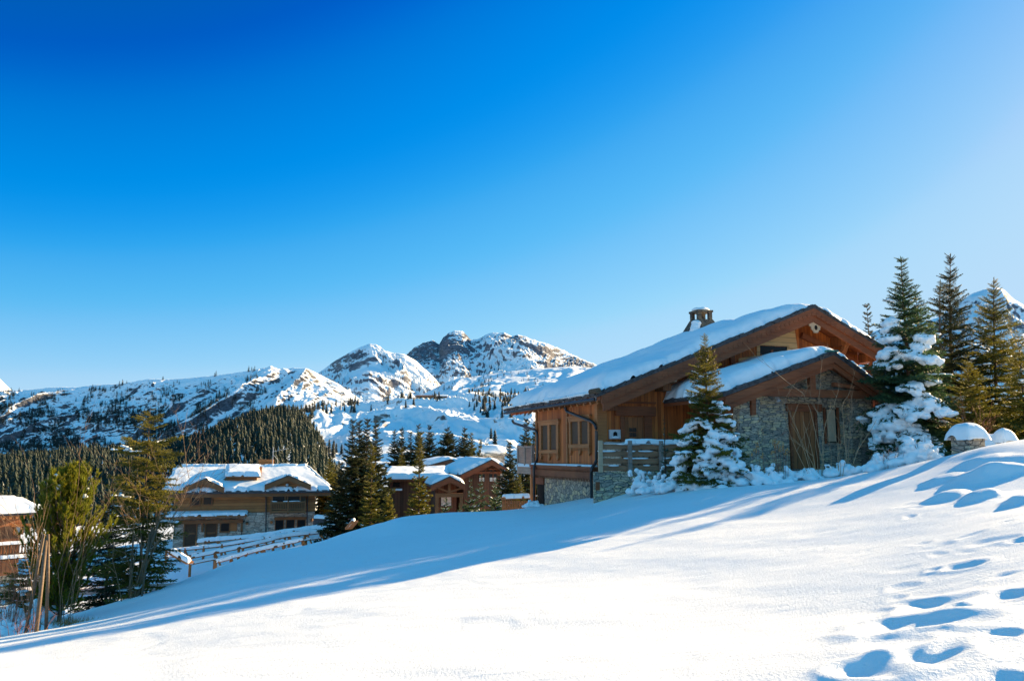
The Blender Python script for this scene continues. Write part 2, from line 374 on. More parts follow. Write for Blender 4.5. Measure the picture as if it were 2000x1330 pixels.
def needle_mat(name, c0, c1, tip, scale=1.2, trans=0.35):
    m, n, p = mat(name)
    a = N(n, 'ShaderNodeTexNoise', Scale=scale, Detail=4.0); n.links.new(coords(n), a.inputs['Vector'])
    b = N(n, 'ShaderNodeTexNoise', Scale=scale * 9, Detail=2.0); n.links.new(coords(n), b.inputs['Vector'])
    t = math_(n, 'ADD', math_(n, 'MULTIPLY', a.outputs[0], 0.6), math_(n, 'MULTIPLY', b.outputs[0], 0.4))
    r = ramp(n, t, [(0.35, c0), (0.55, c1), (0.68, tip)])
    n.links.new(r.outputs[0], p.inputs['Base Color']); p.inputs['Roughness'].default_value = 0.55; p.inputs['Specular IOR Level'].default_value = 0.25
    tr = n.nodes.new('ShaderNodeBsdfTranslucent'); n.links.new(r.outputs[0], tr.inputs['Color'])
    mx = n.nodes.new('ShaderNodeMixShader'); mx.inputs[0].default_value = trans
    o = n.nodes['Material Output']; n.links.new(p.outputs[0], mx.inputs[1]); n.links.new(tr.outputs[0], mx.inputs[2]); n.links.new(mx.outputs[0], o.inputs['Surface'])
    return m
M_FIR = needle_mat('needles_fir', (0.028, 0.062, 0.030), (0.055, 0.105, 0.045), (0.12, 0.15, 0.045), 1.2, 0.45)
M_SPRUCE = needle_mat('needles_spruce', (0.055, 0.065, 0.012), (0.15, 0.14, 0.02), (0.28, 0.20, 0.024), 1.2, 0.55)
M_SPRUCEDK = needle_mat('needles_spruce_dark', (0.018, 0.028, 0.013), (0.042, 0.052, 0.018), (0.12, 0.095, 0.02), 0.5, 0.45)
M_PINE = needle_mat('needles_pine', (0.10, 0.125, 0.014), (0.215, 0.22, 0.02), (0.36, 0.30, 0.03), 1.5, 0.62)
M_FOREST = needle_mat('needles_forest', (0.007, 0.019, 0.014), (0.014, 0.031, 0.020), (0.040, 0.046, 0.018), 0.09, 0.15)
M_RIDGETREE = needle_mat('needles_ridge', (0.02, 0.028, 0.025), (0.03, 0.038, 0.03), (0.05, 0.05, 0.035), 0.02, 0.1)
# ------------------------------------------------------------ near ground
GP = []
def gp(px, py, Y): GP.append(at(px, py, Y))
for a in [(0,1330,8.2),(500,1330,6.9),(1000,1330,5.8),(1500,1330,4.9),(2000,1330,4.2),
          (1000,1200,9.2),(1300,1200,8.3),(1700,1200,7.0),(2000,1150,6.6),(1300,1090,13),(1700,1060,11.2),(1500,1010,16.5),
          (2000,1020,9.5),(1850,1000,12.3),(1980,962,13.2),(2010,862,17.5),(1925,874,18),(1850,903,18.2),(1760,925,19.2),(1700,925,20.5),
          (300,1285,9.6),(500,1225,11.2),(750,1150,14),(950,1095,16.3),(1200,1022,19.6),(1400,962,22),(1600,938,23.5),
          (800,1080,20),(650,1105,18.6),(500,1145,16.8),(400,1172,16),(1000,1032,24),(1150,985,27.6),(900,1050,22),(1300,958,26.2),
          (1040,992,34),(900,1004,33),(780,1010,31),(700,1040,30),(640,1058,29),(480,1092,26),(290,1160,21.5),(190,1196,19),(0,1236,17),(-150,1260,16),
          (480,1096,24.2),(560,1080,25),(640,1063,25.8),(700,1046,27),(780,1018,28.2),(840,1012,29.4),(900,1008,29.8),(970,1001,31),(1040,994,31.6),(0,1245,15.5),(100,1222,17.5),(1450,930,27.2),(1700,912,28.5),(1230,955,29.5)]:
    gp(*a)
for q in [(-6,44,-7.2),(-16,42,-7.6),(-30,38,-8.6),(-10,28,-5.6),(-16,24,-5.8),(4,52,-5.6),(-2,60,-7.2),(-32,74,-8.6),(-18,74,-7.2),(-62,72,-10),(-30,100,-8),
          (0,78,-7),(20,82,-4),(12,45,-2.0),(20,42,-0.6),(26,32,0.3),(22,24,0.6),(30,18,1.4),(40,50,1),(24,12,0.9),(14,4,-0.2),(-14,4,-3),(0,-12,-1.5),(20,-12,0),(-22,-10,-3),
          (0,2,-1.62),(-26,22,-6.6),(-45,45,-9.6),(60,110,0),(0,130,-10),(-90,130,-11), (-60,30,-9), (60,20,3),(0,-40,-1.5),(60,-40,2),(-60,-40,-6)]:
    GP.append(np.array(q, float))
GP = np.array(GP)
def _tps_fit(P, lam=0.004):
    n = len(P); d = np.hypot(P[:, None, 0] - P[None, :, 0], P[:, None, 1] - P[None, :, 1])
    K = np.where(d > 0, d * d * np.log(d + 1e-12), 0) + np.eye(n) * lam
    A = np.zeros((n + 3, n + 3)); A[:n, :n] = K; A[:n, n] = 1; A[:n, n + 1:] = P[:, :2]; A[n, :n] = 1; A[n + 1:, :n] = P[:, :2].T
    return np.linalg.solve(A, np.concatenate([P[:, 2], np.zeros(3)]))
_W = _tps_fit(GP)
def _tps(x, y):
    x = np.asarray(x, float); y = np.asarray(y, float); sh = x.shape; x = x.ravel(); y = y.ravel(); o = np.empty(len(x))
    for i in range(0, len(x), 20000):
        a = x[i:i + 20000]; b = y[i:i + 20000]
        d2 = (a[:, None] - GP[None, :, 0]) ** 2 + (b[:, None] - GP[None, :, 1]) ** 2
        o[i:i + 20000] = (0.5 * d2 * np.log(d2 + 1e-12)) @ _W[:-3] + _W[-3] + _W[-2] * a + _W[-1] * b
    return o.reshape(sh)
PITS = []
def G(x, y):
    x = np.asarray(x, float); y = np.asarray(y, float)
    r = np.hypot(x, y)
    xx = np.clip(x, -95, 70); yy = np.clip(y, -42, 132)
    z = np.clip(_tps(xx, yy), -14, 6)
    k = np.clip((r - 110) / 300, 0, 1); k = k * k * (3 - 2 * k)
    z = z * (1 - k) + (-42 - r * 0.004) * k
    near = np.clip(1 - r / 90, 0, 1)
    z = z + near * (0.07 * fbm(x * 0.2, y * 0.2, 2, 3) + 0.018 * fbm(x * 0.55 + 0.3 * y, y * 0.45, 3, 9) + 0.002 * fbm(x * 3.1, y * 3.1, 2, 5))
    wx = 0.10 * fbm(x * 1.9, y * 1.9, 2, 31); wy = 0.10 * fbm(x * 1.9 + 9, y * 1.9, 2, 32)
    for (cx, cy, a, b, ang, dep) in PITS:
        dx = x - cx + wx; dy = y - cy + wy; ca, sa = math.cos(ang), math.sin(ang)
        u = (dx * ca + dy * sa) / a; v = (-dx * sa + dy * ca) / b; q = u * u + v * v
        z = z - (.42 if dep > 0 else .75) * dep * np.exp(-q ** 1.5) + (0.2 * dep * np.exp(-(np.sqrt(q) - 1.7) ** 2 * 3.0) if dep > 0 else 0)
    return z
def ground_at(px, py, y0=2.5, y1=60):
    x, dz = ray(px, py); Y = np.geomspace(y0, y1, 700)
    g = G(x * Y, Y); hit = np.nonzero(g >= dz * Y)[0]
    i = hit[0] if len(hit) else 699
    return np.array([x * Y[i], Y[i], float(g[i])])
_pit = []
for (px, py, wpx, asp, dep, ang) in [
    (1755,1224,66,0.4,0.12,0.0),(1862,1216,60,0.34,0.09,0.1),(1830,1180,45,0.4,0.06,0.1),(1800,1178,30,0.5,0.05,0.1),(1965,1168,40,0.5,0.08,0.4),
    (1880,1105,28,0.5,0.06,0.1),(1700,1310,50,0.42,0.10,0.0),(1820,1282,62,0.36,0.10,0.5),(1950,1326,40,0.4,0.05,0.3),
    (1990,1057,20,0.5,0.05,0),(1940,1056,30,0.3,0.03,0),(1960,1125,30,0.3,0.03,0),
    (1780,985,24,0.5,0.03,0),(1590,1040,40,0.4,0.03,0),(1280,1150,80,0.5,0.035,0),(1180,1180,90,0.4,0.025,0.2),
    (1285,1038,8,0.5,0.012,0),(1315,1043,8,0.5,0.012,0),(1415,1047,8,0.5,0.012,0),(1480,1058,9,0.5,0.014,0),(1545,1072,9,0.5,0.012,0),(1610,1072,9,0.5,0.012,0),(1688,1077,9,0.5,0.012,0),
    (700,1095,26,0.6,0.07,0),(490,1130,36,0.6,0.08,0),(600,1100,28,0.5,0.04,0),(870,1060,30,0.5,0.04,0),(820,1110,30,0.5,0.04,0)]:
    p = ground_at(px, py); _pit.append((p[0], p[1], wpx / F * p[1], wpx / F * p[1] * asp * 2.2, ang, dep))
# heaped, trodden snow below the gate pillars
for (px, py, wpx, asp, dep, ang) in [(1860,972,34,1.0,-.16,-.5),(1925,972,40,1.0,-.20,-.5),(1990,982,30,1.0,-.15,-.5),(1905,938,48,1.0,-.22,-.6),(1965,925,44,1.0,-.22,-.6),(1845,938,36,1.0,-.14,-.6),(1985,905,36,1.0,-.2,-.6),(1925,905,44,.9,-.18,-.6)]:
    p = ground_at(px, py); _pit.append((p[0], p[1], wpx / F * p[1], wpx / F * p[1] * asp * 1.2, ang, dep))
for q in range(48):            # faint dimples of old tracks
    px, py = (rng.uniform(250, 1950), rng.uniform(1120, 1320)) if q < 22 else (rng.uniform(1740, 2000), rng.uniform(985, 1300)); p = ground_at(px, py)
    _pit.append((p[0], p[1], rng.uniform(0.1, 0.5), rng.uniform(0.08, 0.3), rng.uniform(0, 3), rng.uniform(0.006, 0.02)) if q < 22 else (p[0], p[1], rng.uniform(.05, .16), rng.uniform(.05, .14), rng.uniform(0, 3), rng.uniform(.01, .035)))
PITS += _pit

azf = np.linspace(-R(41), R(41), 760); azc = np.linspace(R(41), R(319), 60)[1:-1]
az = np.concatenate([azf, azc, [R(319)]])
rr = np.concatenate([[0.6, 1.2, 1.8], np.geomspace(2.4, 48, 470), np.geomspace(48, 14000, 130)[1:]])
A2, R2 = np.meshgrid(az, rr)
X = R2 * np.sin(A2); Y = R2 * np.cos(A2); Z = G(X, Y)
gm = MB(); gm.add(np.stack([X, Y, Z], -1).reshape(-1, 3), grid_faces(len(rr), len(az)))
# close the seam and the middle
nA = len(az); i = np.arange(len(rr) - 1) * nA
gm.F.append(np.stack([i + nA - 1, i, i + nA, i + 2 * nA - 1], -1)); gm.M.append(np.zeros(len(i), int))
gm.F.append(np.array([list(range(nA - 1, -1, -1))])); gm.M.append(np.zeros(1, int))
ground = gm.build('snow_ground', M_GROUND, smooth=True); tag(ground, kind='structure')

# ------------------------------------------------------------ mountains
RANGES = {}
def gs(x, c, w): return np.exp(-((x - c) / w) ** 2)
def mrange(name, crest, D, D0, m, amp=60, scale=300, seed=1, nx=420, nt_=170, shape=1.15, warp=0.4, back=0.35, crestamp=0.1, yst=0.6, octv=7, rid=True, rock=None, extra=None, zb=-46.0, shear=0.0, low=0.0, fine=14.0):
    """a mountain range: crest through photo pixels at distance D, coming forward to the valley floor at distance D0"""
    crest = np.array(crest, float)
    px = np.linspace(crest[0, 0], crest[-1, 0], nx); cy = np.interp(px, crest[:, 0], crest[:, 1])
    rd = np.array([ray(a, b) for a, b in zip(px, cy)]); dx, dz = rd[:, 0], rd[:, 1]
    zc = dz * D
    t = np.concatenate([np.linspace(0, 1, nt_), 1 + np.linspace(0, back, 40)[1:]])
    T, P = np.meshgrid(t, px, indexing='ij')
    prof = np.where(T <= 1, np.clip(T, 0, 1) ** shape, 1 - (T - 1) * 1.3)
    Yd = D0 + (D - D0) * T; X = dx[None] * Yd
    env = np.minimum(1, T / 0.25) * np.where(T <= 1, np.clip((1 - T) / 0.10, crestamp, 1), np.clip((T - 1) / 0.10, crestamp, 1))
    u = (X + shear * Yd) / scale; v = Yd / scale * yst
    u = u + warp * fbm(u * 0.7 + 3, v * 0.7, 3, seed + 50); v = v + warp * fbm(u * 0.7, v * 0.7 + 9, 3, seed + 60)
    n1 = (ridged(u, v, octv, seed, 0.5) - 0.55) if rid else fbm(u, v, octv, seed, 0.5) * 0.5
    if low: n1 = n1 + low * fbm(u * 0.35, v * 0.35, 2, seed + 77)
    cr = np.where(T <= 1, np.clip((1 - T) / 0.03, 0.25, 1), 1) * np.minimum(1, T / .2)
    Z = zb + (zc[None] - zb) * prof + amp * env * n1 + fine * cr * (ridged(u * 5, v * 7 / yst, 5, seed + 5, .6) - .5)
    if extra is not None: Z = Z + extra(P, T)
    b = MB(); b.add(np.stack([X, Yd, Z], -1).reshape(-1, 3), grid_faces(len(t), nx))
    o = b.build(name, m, smooth=True); tag(o, kind='structure')
    at_ = o.data.attributes.new('rock', 'FLOAT', 'POINT')
    ppy = CY - F * ((Z / Yd) * CP - SP) / (CP + (Z / Yd) * SP)          # where the surface stands
    rk = rock(P, ppy) if rock is not None else np.zeros_like(P)
    at_.data.foreach_set('value', rk.ravel().astype(np.float32))
    RANGES[name] = (px, t, np.stack([X, Yd, Z], -1), ppy)
    return o

mrange('snowy_mountain_far', [(-900,840),(-500,730),(-200,700),(-60,715),(-20,730),(0,741),(18,757),(45,778),(90,800)], 6000, 4200, M_PEAK, 120, 500, 3, 260, 80)
mrange('snowy_peak', [(680,780),(740,745),(782,715),(795,690),(812,676),(830,668),(845,665),(858,673),(866,660),(876,650),(888,645),(902,647),(912,655),(920,664),(934,661),(948,654),(962,650),(985,649),(1000,656),(1012,653),(1028,657),(1044,663),(1070,671),(1095,682),(1130,697),(1165,712),(1220,728),(1300,760)],
       5200, 3000, M_PEAK, 150, 520, 21, 700, 320, 1.35, crestamp=0.10, shear=-0.35, fine=38,
       rock=lambda P, y: 0.30 * gs(P, 868, 62) * gs(y, 672, 26) + 0.24 * gs(P, 820, 26) * gs(y, 700, 30) + 0.22 * gs(P, 1010, 40) * gs(y, 660, 9) + 0.25 * gs(P, 1135, 30) * gs(y, 706, 10) - 0.15 * gs(P, 985, 70) * gs(y, 705, 30))
mrange('snowy_pyramid', [(500,800),(570,752),(605,738),(630,722),(655,703),(680,688),(705,677),(722,671),(735,673),(752,684),(768,688),(790,691),(810,703),(830,720),(852,742),(885,780),(920,800)],
       3900, 2500, M_PEAK, 130, 420, 33, 520, 260, 1.05, crestamp=0.08, shear=0.3, fine=26,
       rock=lambda P, y: 0.22 * gs(P, 680, 36) * gs(y, 700, 16) - 0.12 * gs(P, 800, 60))
mrange('ridge_left', [(-1100,900),(-700,815),(-260,780),(0,764),(60,760),(110,755),(150,756),(190,751),(240,748),(290,739),(330,741),(400,735),(450,729),(500,722),(530,717),(548,722),(575,718),(600,719),(622,730),(660,748),(720,790),(760,815)],
       2600, 2120, M_RIDGE, 58, 190, 44, 1100, 320, 0.72, crestamp=0.06, shear=-0.35, yst=0.40, low=0.5, fine=6,
       rock=lambda P, y: (0.05 + 0.10 * np.clip((y - 790) / 50, -1, 1)) * np.clip((540 - P) / 60, -0.3, 1))
mrange('far_piste', [(760,800),(800,785),(840,765),(870,748),(900,738),(960,728),(1000,722),(1060,718),(1120,716),(1180,722),(1500,745),(1700,820),(1800,920)], 2900, 1500, M_SLOPE, 45, 260, 55, 360, 160, 0.8, crestamp=0.3, rid=False, fine=6)
mrange('ravine_slope', [(520,850),(580,806),(620,796),(660,792),(700,785),(760,779),(800,777),(860,776),(900,772),(950,770),(1000,768),(1060,768),(1300,780),(1450,860),(1500,960)], 1250, 420, M_SLOPE, 30, 210, 66, 520, 300, 0.62, crestamp=0.05, shear=0.4, yst=0.8, fine=4,
       rock=lambda P, y: 0.36 * gs(P, 755, 34) * gs(y, 822, 16) + 0.35 * gs(P, 968, 8) * gs(y, 824, 14) + 0.3 * gs(P, 870, 14) * gs(y, 818, 8) - 0.18)
mrange('wooded_hill', [(-900,990),(-300,930),(0,905),(90,900),(150,892),(280,888),(340,878),(400,856),(450,836),(500,818),(540,810),(575,814),(600,830),(616,856),(632,885),(655,915),(700,960)], 760, 170, M_SLOPE, 8, 120, 77, 420, 140, 0.9, rid=False, fine=1, zb=-18)
mrange('right_peak', [(1250,930),(1400,850),(1560,740),(1640,690),(1700,650),(1740,636),(1790,632),(1830,620),(1865,597),(1895,575),(1920,566),(1945,561),(1962,567),(1980,585),(2000,596),(2060,640),(2200,720)], 3400, 1500, M_PEAK, 130, 400, 88, 360, 200, 1.0, crestamp=0.08)
# ------------------------------------------------------------ building helpers
class Frame:
    """local building frame: u along the front, v into the depth, z world height"""
    def __init__(s, X, Y, ang, zb):
        s.P = np.array([X, Y]); s.a = ang; s.zb = zb
        s.U = np.array([math.cos(ang), math.sin(ang)]); s.V = np.array([-math.sin(ang), math.cos(ang)])
    def onv(s, px, py, v):
        dx, dz = ray(px, py)
        u = (dx * (s.P[1] + v * s.V[1]) - s.P[0] - v * s.V[0]) / (s.U[0] - dx * s.U[1])
        return u, dz * (s.P[1] + u * s.U[1] + v * s.V[1])
    def onu(s, px, py, u):
        dx, dz = ray(px, py)
        v = (dx * (s.P[1] + u * s.U[1]) - s.P[0] - u * s.U[0]) / (s.V[0] - dx * s.V[1])
        return v, dz * (s.P[1] + u * s.U[1] + v * s.V[1])
    def root(s, name, label, cat, group=None):
        s.obj = thing(name, label, cat, (s.P[0], s.P[1], s.zb), s.a, group); return s.obj
    def part(s, name, mb, m, parent=None, smooth=False, label=None):
        o = mb.build(name, m, parent or s.obj, smooth, shift=(0, 0, s.zb))
        if label: o['label'] = label
        return o

def snow_sheet(fn, Lu, Lv, T, r=0.3, wob=0.10, seed=0, step=0.09, edges=(1, 1, 1, 1), rough=0.25, sag=None):
    """a bed of snow on the surface fn(s,t); rounded towards its edges; edges: s0, s1, t0, t1"""
    nu = max(8, int(Lu / step)); nv = max(8, int(Lv / step))
    S, Tt = np.meshgrid(np.linspace(0, 1, nu), np.linspace(0, 1, nv), indexing='ij')
    B = fn(S, Tt)
    a, b = S * Lu, Tt * Lv
    w1 = fbm(a * 1.6 + seed * 7.1, b * 1.6 - seed * 3.3, 3, seed) * wob
    ds = [a if edges[0] else a + 99, (Lu - a) if edges[1] else Lu - a + 99, b if edges[2] else b + 99, (Lv - b) if edges[3] else Lv - b + 99]
    d = np.minimum.reduce(ds) + w1 - wob * 0.5
    k = np.clip(d / r, 0, 1); e = np.sqrt(np.clip(1 - (1 - k) ** 2, 0, 1))
    h = T * e * (1 + rough * fbm(a * 0.33 + 5 * seed, b * 0.33, 2, seed + 5) + 0.05 * fbm(a * 1.6, b * 1.6, 2, seed + 9))
    h = np.where(d <= 0, -0.05, h)
    P = B.copy(); P[..., 2] += h
    mb = MB(); F_ = grid_faces(nu, nv)
    keep = (h.ravel()[F_] > -0.04).any(1)
    q = P.reshape(-1, 3); f = F_[keep]
    n = np.cross(q[f[0, 1]] - q[f[0, 0]], q[f[0, 2]] - q[f[0, 1]])
    if n[2] < 0: f = f[:, ::-1].copy()
    mb.add(q, f)
    return mb

def poly_at(pts):
    pts = np.asarray(pts, float); seg = np.hypot(*np.diff(pts, axis=0).T); L = np.concatenate([[0], np.cumsum(seg)])
    def f(s):
        s = np.asarray(s) * L[-1]
        return np.interp(s, L, pts[:, 0]), np.interp(s, L, pts[:, 1])
    return f, L[-1]

def roof_snow(prof, v0, v1, T, r=0.3, wob=0.1, seed=0, step=0.09, edges=(1, 1, 1, 1), rough=0.25, soften=0.5):
    f, L = poly_at(prof)
    def fn(S, Tt):
        u, z = f(S)
        if soften:
            zz = 0
            for k in (-1, -0.5, 0, 0.5, 1):
                zz = zz + f(np.clip(S + k * soften / L, 0, 1))[1]
            z = np.minimum(z + 0.02, zz / 5 + 0.0)
        return np.stack([u, v0 + (v1 - v0) * Tt, z], -1)
    return snow_sheet(fn, L, v1 - v0, T, r, wob, seed, step, edges, rough)

def slab(prof, v0, v1, top, bot):
    """roof layer between offsets top and bot below a profile line"""
    up = [(u, v0, z - top) for u, z in prof]; dn = [(u, v0, z - bot) for u, z in prof]
    return MB().ext(up + dn[::-1], (0, v1 - v0, 0))
def slope_slabs(prof, v0, v1, top, bot):
    mb = MB()
    for (a, b) in zip(prof[:-1], prof[1:]):
        mb.ext([(a[0], v0, a[1] - top), (b[0], v0, b[1] - top), (b[0], v0, b[1] - bot), (a[0], v0, a[1] - bot)], (0, v1 - v0, 0))
    return mb

def slate_edges(mb, p0, p1, vdir, w=0.34, seed=0, depth=0.5, layers=2, th=0.05, jut=0.08):
    """rough stone slates seen edge-on along a roof edge from p0 to p1; vdir points into the roof"""
    r = np.random.default_rng(seed); p0 = np.asarray(p0, float); p1 = np.asarray(p1, float); L = np.linalg.norm(p1 - p0); d = (p1 - p0) / L
    vdir = np.asarray(vdir, float); n = np.cross(d, vdir); n = n if n[2] > 0 else -n
    for k in range(layers):
        x = -r.uniform(0, w)
        while x < L:
            ww = w * r.uniform(0.6, 1.3); a = p0 + d * max(x, 0) ; b = p0 + d * min(x + ww * 0.97, L)
            if np.dot(b - a, d) > 0.05:
                o = -vdir * r.uniform(-0.02, jut); t = th * r.uniform(0.7, 1.4); tilt = n * r.uniform(0, 0.03)
                q = [a + o + n * k * th, b + o + n * k * th + tilt, b + o + n * (k * th + t) + tilt, a + o + n * (k * th + t)]
                mb.ext(q, vdir * depth)
            x += ww
    return mb

# ------------------------------------------------------------ the large chalet
_p = at(1170, 960, 30.0)
H = Frame(_p[0], 30.0, R(18.5), -2.3)
H.root('chalet', 'large chalet of reddish wood over a stone base on the right, with a stone-fronted annexe', 'house')
W0 = 12.2; DEP = 8.4; VF = -1.2; VB = 9.75
eL = H.onv(1172, 768, VF); ap = H.onv(1590, 597, VF)
slope = (ap[1] - eL[1]) / (ap[0] - eL[0])
ue = eL[0]; zr = ap[1]; ur = ap[0]; uR = 13.0; zR = zr - (uR - ur) * 0.46
def zroof(u): return zr - (ur - u) * slope if u < ur else zr - (u - ur) * 0.46
PROF = [(ue, eL[1]), (ur, zr), (uR, zR)]
zled = H.onu(1110, 914, -0.1)[1]
LW = H.onu(1048, 900, 0)[0]
def zin(u): return zroof(u) - 0.28
body = MB().ext([(0, 0, zled), (W0, 0, zled), (W0, 0, zin(W0)), (ur, 0, zin(ur)), (0, 0, zin(0))], (0, LW, 0))
H.part('wall', body, M_WOOD)
base = MB().ext([(0.02, 0.02, -3.2), (W0 - .02, 0.02, -3.2), (W0 - .02, 0.02, zled), (0.02, 0.02, zled)], (0, LW - .04, 0))
H.part('stone_base', base, M_STONE3)
roof = H.part('roof', slope_slabs(PROF, VF + 0.05, VB, 0.10, 0.26), M_BEAM)
sl = slope_slabs(PROF, VF, VB + 0.02, 0.0, 0.098)
slate_edges(sl, (ue, VF + .02, eL[1] - 0.06), (ur, VF + .02, zr - 0.06), (0, 1, 0), seed=1)
slate_edges(sl, (uR, VF + .02, zR - 0.06), (ur, VF + .02, zr - 0.06), (0, 1, 0), seed=2)
dl = np.array([1, 0, slope]); dl = dl / np.linalg.norm(dl)
slate_edges(sl, (ue - .02, VF, eL[1] - 0.10), (ue - .02, VB, eL[1] - 0.10), dl, seed=3, w=0.42, layers=2, th=0.06, jut=0.10)
#slate_edges(sl, (ue + .20, VF + .05, eL[1] + .20 * slope + 0.0), (ue + .20, VB, eL[1] + .20 * slope + 0.0), dl, seed=4, w=0.4, layers=2, th=0.05, jut=0.10)
H.part('slates', sl, M_SLATE, roof)
snw = roof_snow([(ue + 0.06, eL[1] + .06 * slope), (ur, zr), (uR, zR)], VF + 0.05, VB - 0.1, 0.42, 0.50, 0.12, 3, 0.075, rough=0.48, soften=0.9)
sn_main = H.part('roof_snow', snw, M_SNOW, roof, True)
strip = MB(); r_ = np.random.default_rng(5)
for v in np.arange(VF + 0.2, VB, 0.10):
    k = 0.5 + 0.5 * math.sin(v * 2.1) + 0.5 * math.sin(v * 5.3)
    k = max(k, 0.0) + .1; strip.blob((ue + 0.03 + r_.uniform(-.03, .05), v, eL[1] + 0.045), (0.13 + .05 * k, 0.14, 0.045 + 0.035 * k), 2, 0.3, int(v * 10))
H.part('eave_snow', strip, M_SNOW, roof, True)
ic = MB(); r_ = np.random.default_rng(15)
for v in np.arange(VF + .3, VB, 0.13):
    if r_.uniform() < .75: L_ = r_.uniform(.05, .22); ic.tube([(ue - .03, v, eL[1] - .02), (ue - .03, v, eL[1] - .08 - L_)], [.016, .002], 5)
o_ = H.part('icicles', ic, M_ICE, roof, True); o_['kind'] = 'stuff'
# bargeboards, carved
for (ua, ub, s_) in ((ue + 0.06, ur, 1), (uR - 0.06, ur, -1)):
    za, zb_ = zroof(ua), zroof(ub)
    b = MB().ext([(ua, VF + .0, za - .10), (ub, VF + .0, zb_ - .10), (ub, VF, zb_ - .40), (ua, VF, za - .40)], (0, 0.07, 0))
    b.ext([(ua + s_ * .1, VF + .071, za - .36), (ub, VF + .071, zb_ - .36 - .0), (ub, VF + .071, zb_ - .66), (ua + s_ * .1, VF + .071, za - .66)], (0, 0.08, 0))
    cv = MB(); n = int(abs(ub - ua) / 0.22)
    for i in range(n):
        u = ua + (ub - ua) * (i + .5) / n; z = zroof(u) - .30
        b.ext([(u - .05, VF - .018, z - .02), (u, VF - .018, z - .085), (u + .05, VF - .018, z + .02), (u, VF - .018, z + .07)], (0, 0.016, 0))
    H.part('bargeboard', b, M_BEAM)
# rafters under the left eave
rf = MB()
for v in np.arange(VF + .5, VB - .3, 0.62):
    rf.beam((ue + .10, v, zroof(ue + .10) - .33), (0.3, v, zroof(0.3) - .33), 0.12, 0.14)
H.part('rafter_ends', rf, M_TRIM)
# purlins sticking out under the gable
for (px, py, v, w_, h_, br) in ((1207, 784, -0.95, .36, .34, 0), (1312, 742, -1.0, .42, .40, 0), (0, 11.0, -.95, .36, .36, 1), (0, 12.4, -.95, .36, .36, 1), (0, ur, -1.05, .32, .40, 2)):
    pb = MB(); u = py if br else H.onv(px, py, v)[0]; z1 = zroof(u - .1) - .27
    pb.box(u - w_ / 2, u + w_ / 2, v + .03, 0, z1 - h_, z1)
    if br == 0: pb.box(u - w_ / 2 + .03, u + w_ / 2 - .03, v + .35, 0, z1 - h_ * 1.7, z1 - h_ - .003)
    if br == 1: pb.beam((u, -.75, z1 - h_ + .05), (u, -.02, z1 - 1.3), .18, .2, (1, 0, 0))
    o_ = H.part('purlin', pb, M_WOODDK)
    if br < 2: H.part('purlin_end', MB().box(u - w_ / 2 + .01, u + w_ / 2 - .01, v - .02, v + .028, z1 - h_ + .03, z1 - .02), M_CUT, o_)
# ornament under the ridge
u0, z0 = H.onv(1579, 620, -1.06); u1, z1 = H.onv(1605, 651, -1.06); uc = (u0 + u1) / 2; w_ = (u1 - u0); hh = z0 - z1
pts = [(-.5, 0), (.5, 0), (.5, -.25), (.42, -.32), (.52, -.42), (.50, -.55), (.36, -.62), (.34, -.78), (.22, -.86), (.16, -1), (-.16, -1), (-.22, -.86), (-.34, -.78), (-.36, -.62), (-.50, -.55), (-.52, -.42), (-.42, -.32), (-.5, -.25)]
orn = MB().ext([(uc + a * w_, -1.10, z0 + b * hh) for a, b in pts], (0, .05, 0))
H.part('gable_ornament', orn, M_CUT)
hole = MB(); th = np.linspace(0, 2 * np.pi, 13)[:-1]
hole.ext([(uc + .07 * math.cos(t), -1.113, z0 - .66 * hh + .10 * math.sin(t)) for t in th], (0, .012, 0))
H.part('ornament_hole', hole, M_DARK)
# left wall: corner boards, cover strip, windows
cb_ = MB()
def vz(px, py, u=-0.05): return H.onu(px, py, u)
vm = vz(1107, 880)[0]
H.part('corner_board', cb_.box(-.06, .0, 0, .18, zled, zin(0)).box(-.06, .34, -.06, -.002, zled, zin(.1)), M_TRIM)
for va_, vb_ in ((LW - .16, LW + .01), (vm - .07, vm + .07)): H.part('cover_board', MB().box(-.055, 0, va_, vb_, zled, zin(0)), M_TRIM)
def left_window(p):
    (xa, ya), (xb, yb), panes, py0, py1 = p
    v0, zt = vz(xb, yb); v1, zt2 = vz(xa, ya); zt = (zt + zt2) / 2
    w = MB(); fr_ = H.part
    ht = 0.20
    w.box(-.10, -.002, v0 - .04, v1 + .04, zt - ht, zt)                       # head board
    w.box(-.14, -.10, v0 - .08, v1 + .08, zt - .05, zt + .02)
    zs = []
    vs = []
    for (x0, x1) in panes:
        a = vz(x1, (py0 + py1) / 2)[0]; b = vz(x0, (py0 + py1) / 2)[0]; vs.append((a, b))
    z1p = vz(panes[0][0], py0)[1]; z0p = vz(panes[0][0], py1)[1]
    ed = sorted([v0 + .0, v1] + [c for q in vs for c in q])
    posts = [(ed[0], ed[1]), (ed[2], ed[3]), (ed[4], ed[5])]
    for a, b in posts:
        m_ = (a + b) / 2; hw = max(.05, (b - a) / 2 * .7)
        w.box(-.09, -.002, m_ - hw, m_ + hw, z0p - .34, zt - ht - .002)
        w.ext([(-.09, m_ - hw, z0p - .34), (-.09, m_ + hw, z0p - .34), (-.09, m_, z0p - .46)], (.088, 0, 0))
    w.box(-.12, -.09, v0 + .02, v1 - .02, z0p - .16, z0p - .02)
    n = 14
    for i in range(n):
        c = v0 + .1 + (v1 - v0 - .2) * i / (n - 1); w.box(-.105, -.09, c - .025, c + .025, z0p - .27, z0p - .162)
    f = H.part('window_frame', w, M_TRIM)
    for a, b in vs:
        H.part('shutter', MB().box(-.03, -.001, a, b, z0p, z1p), M_SHUT, f)
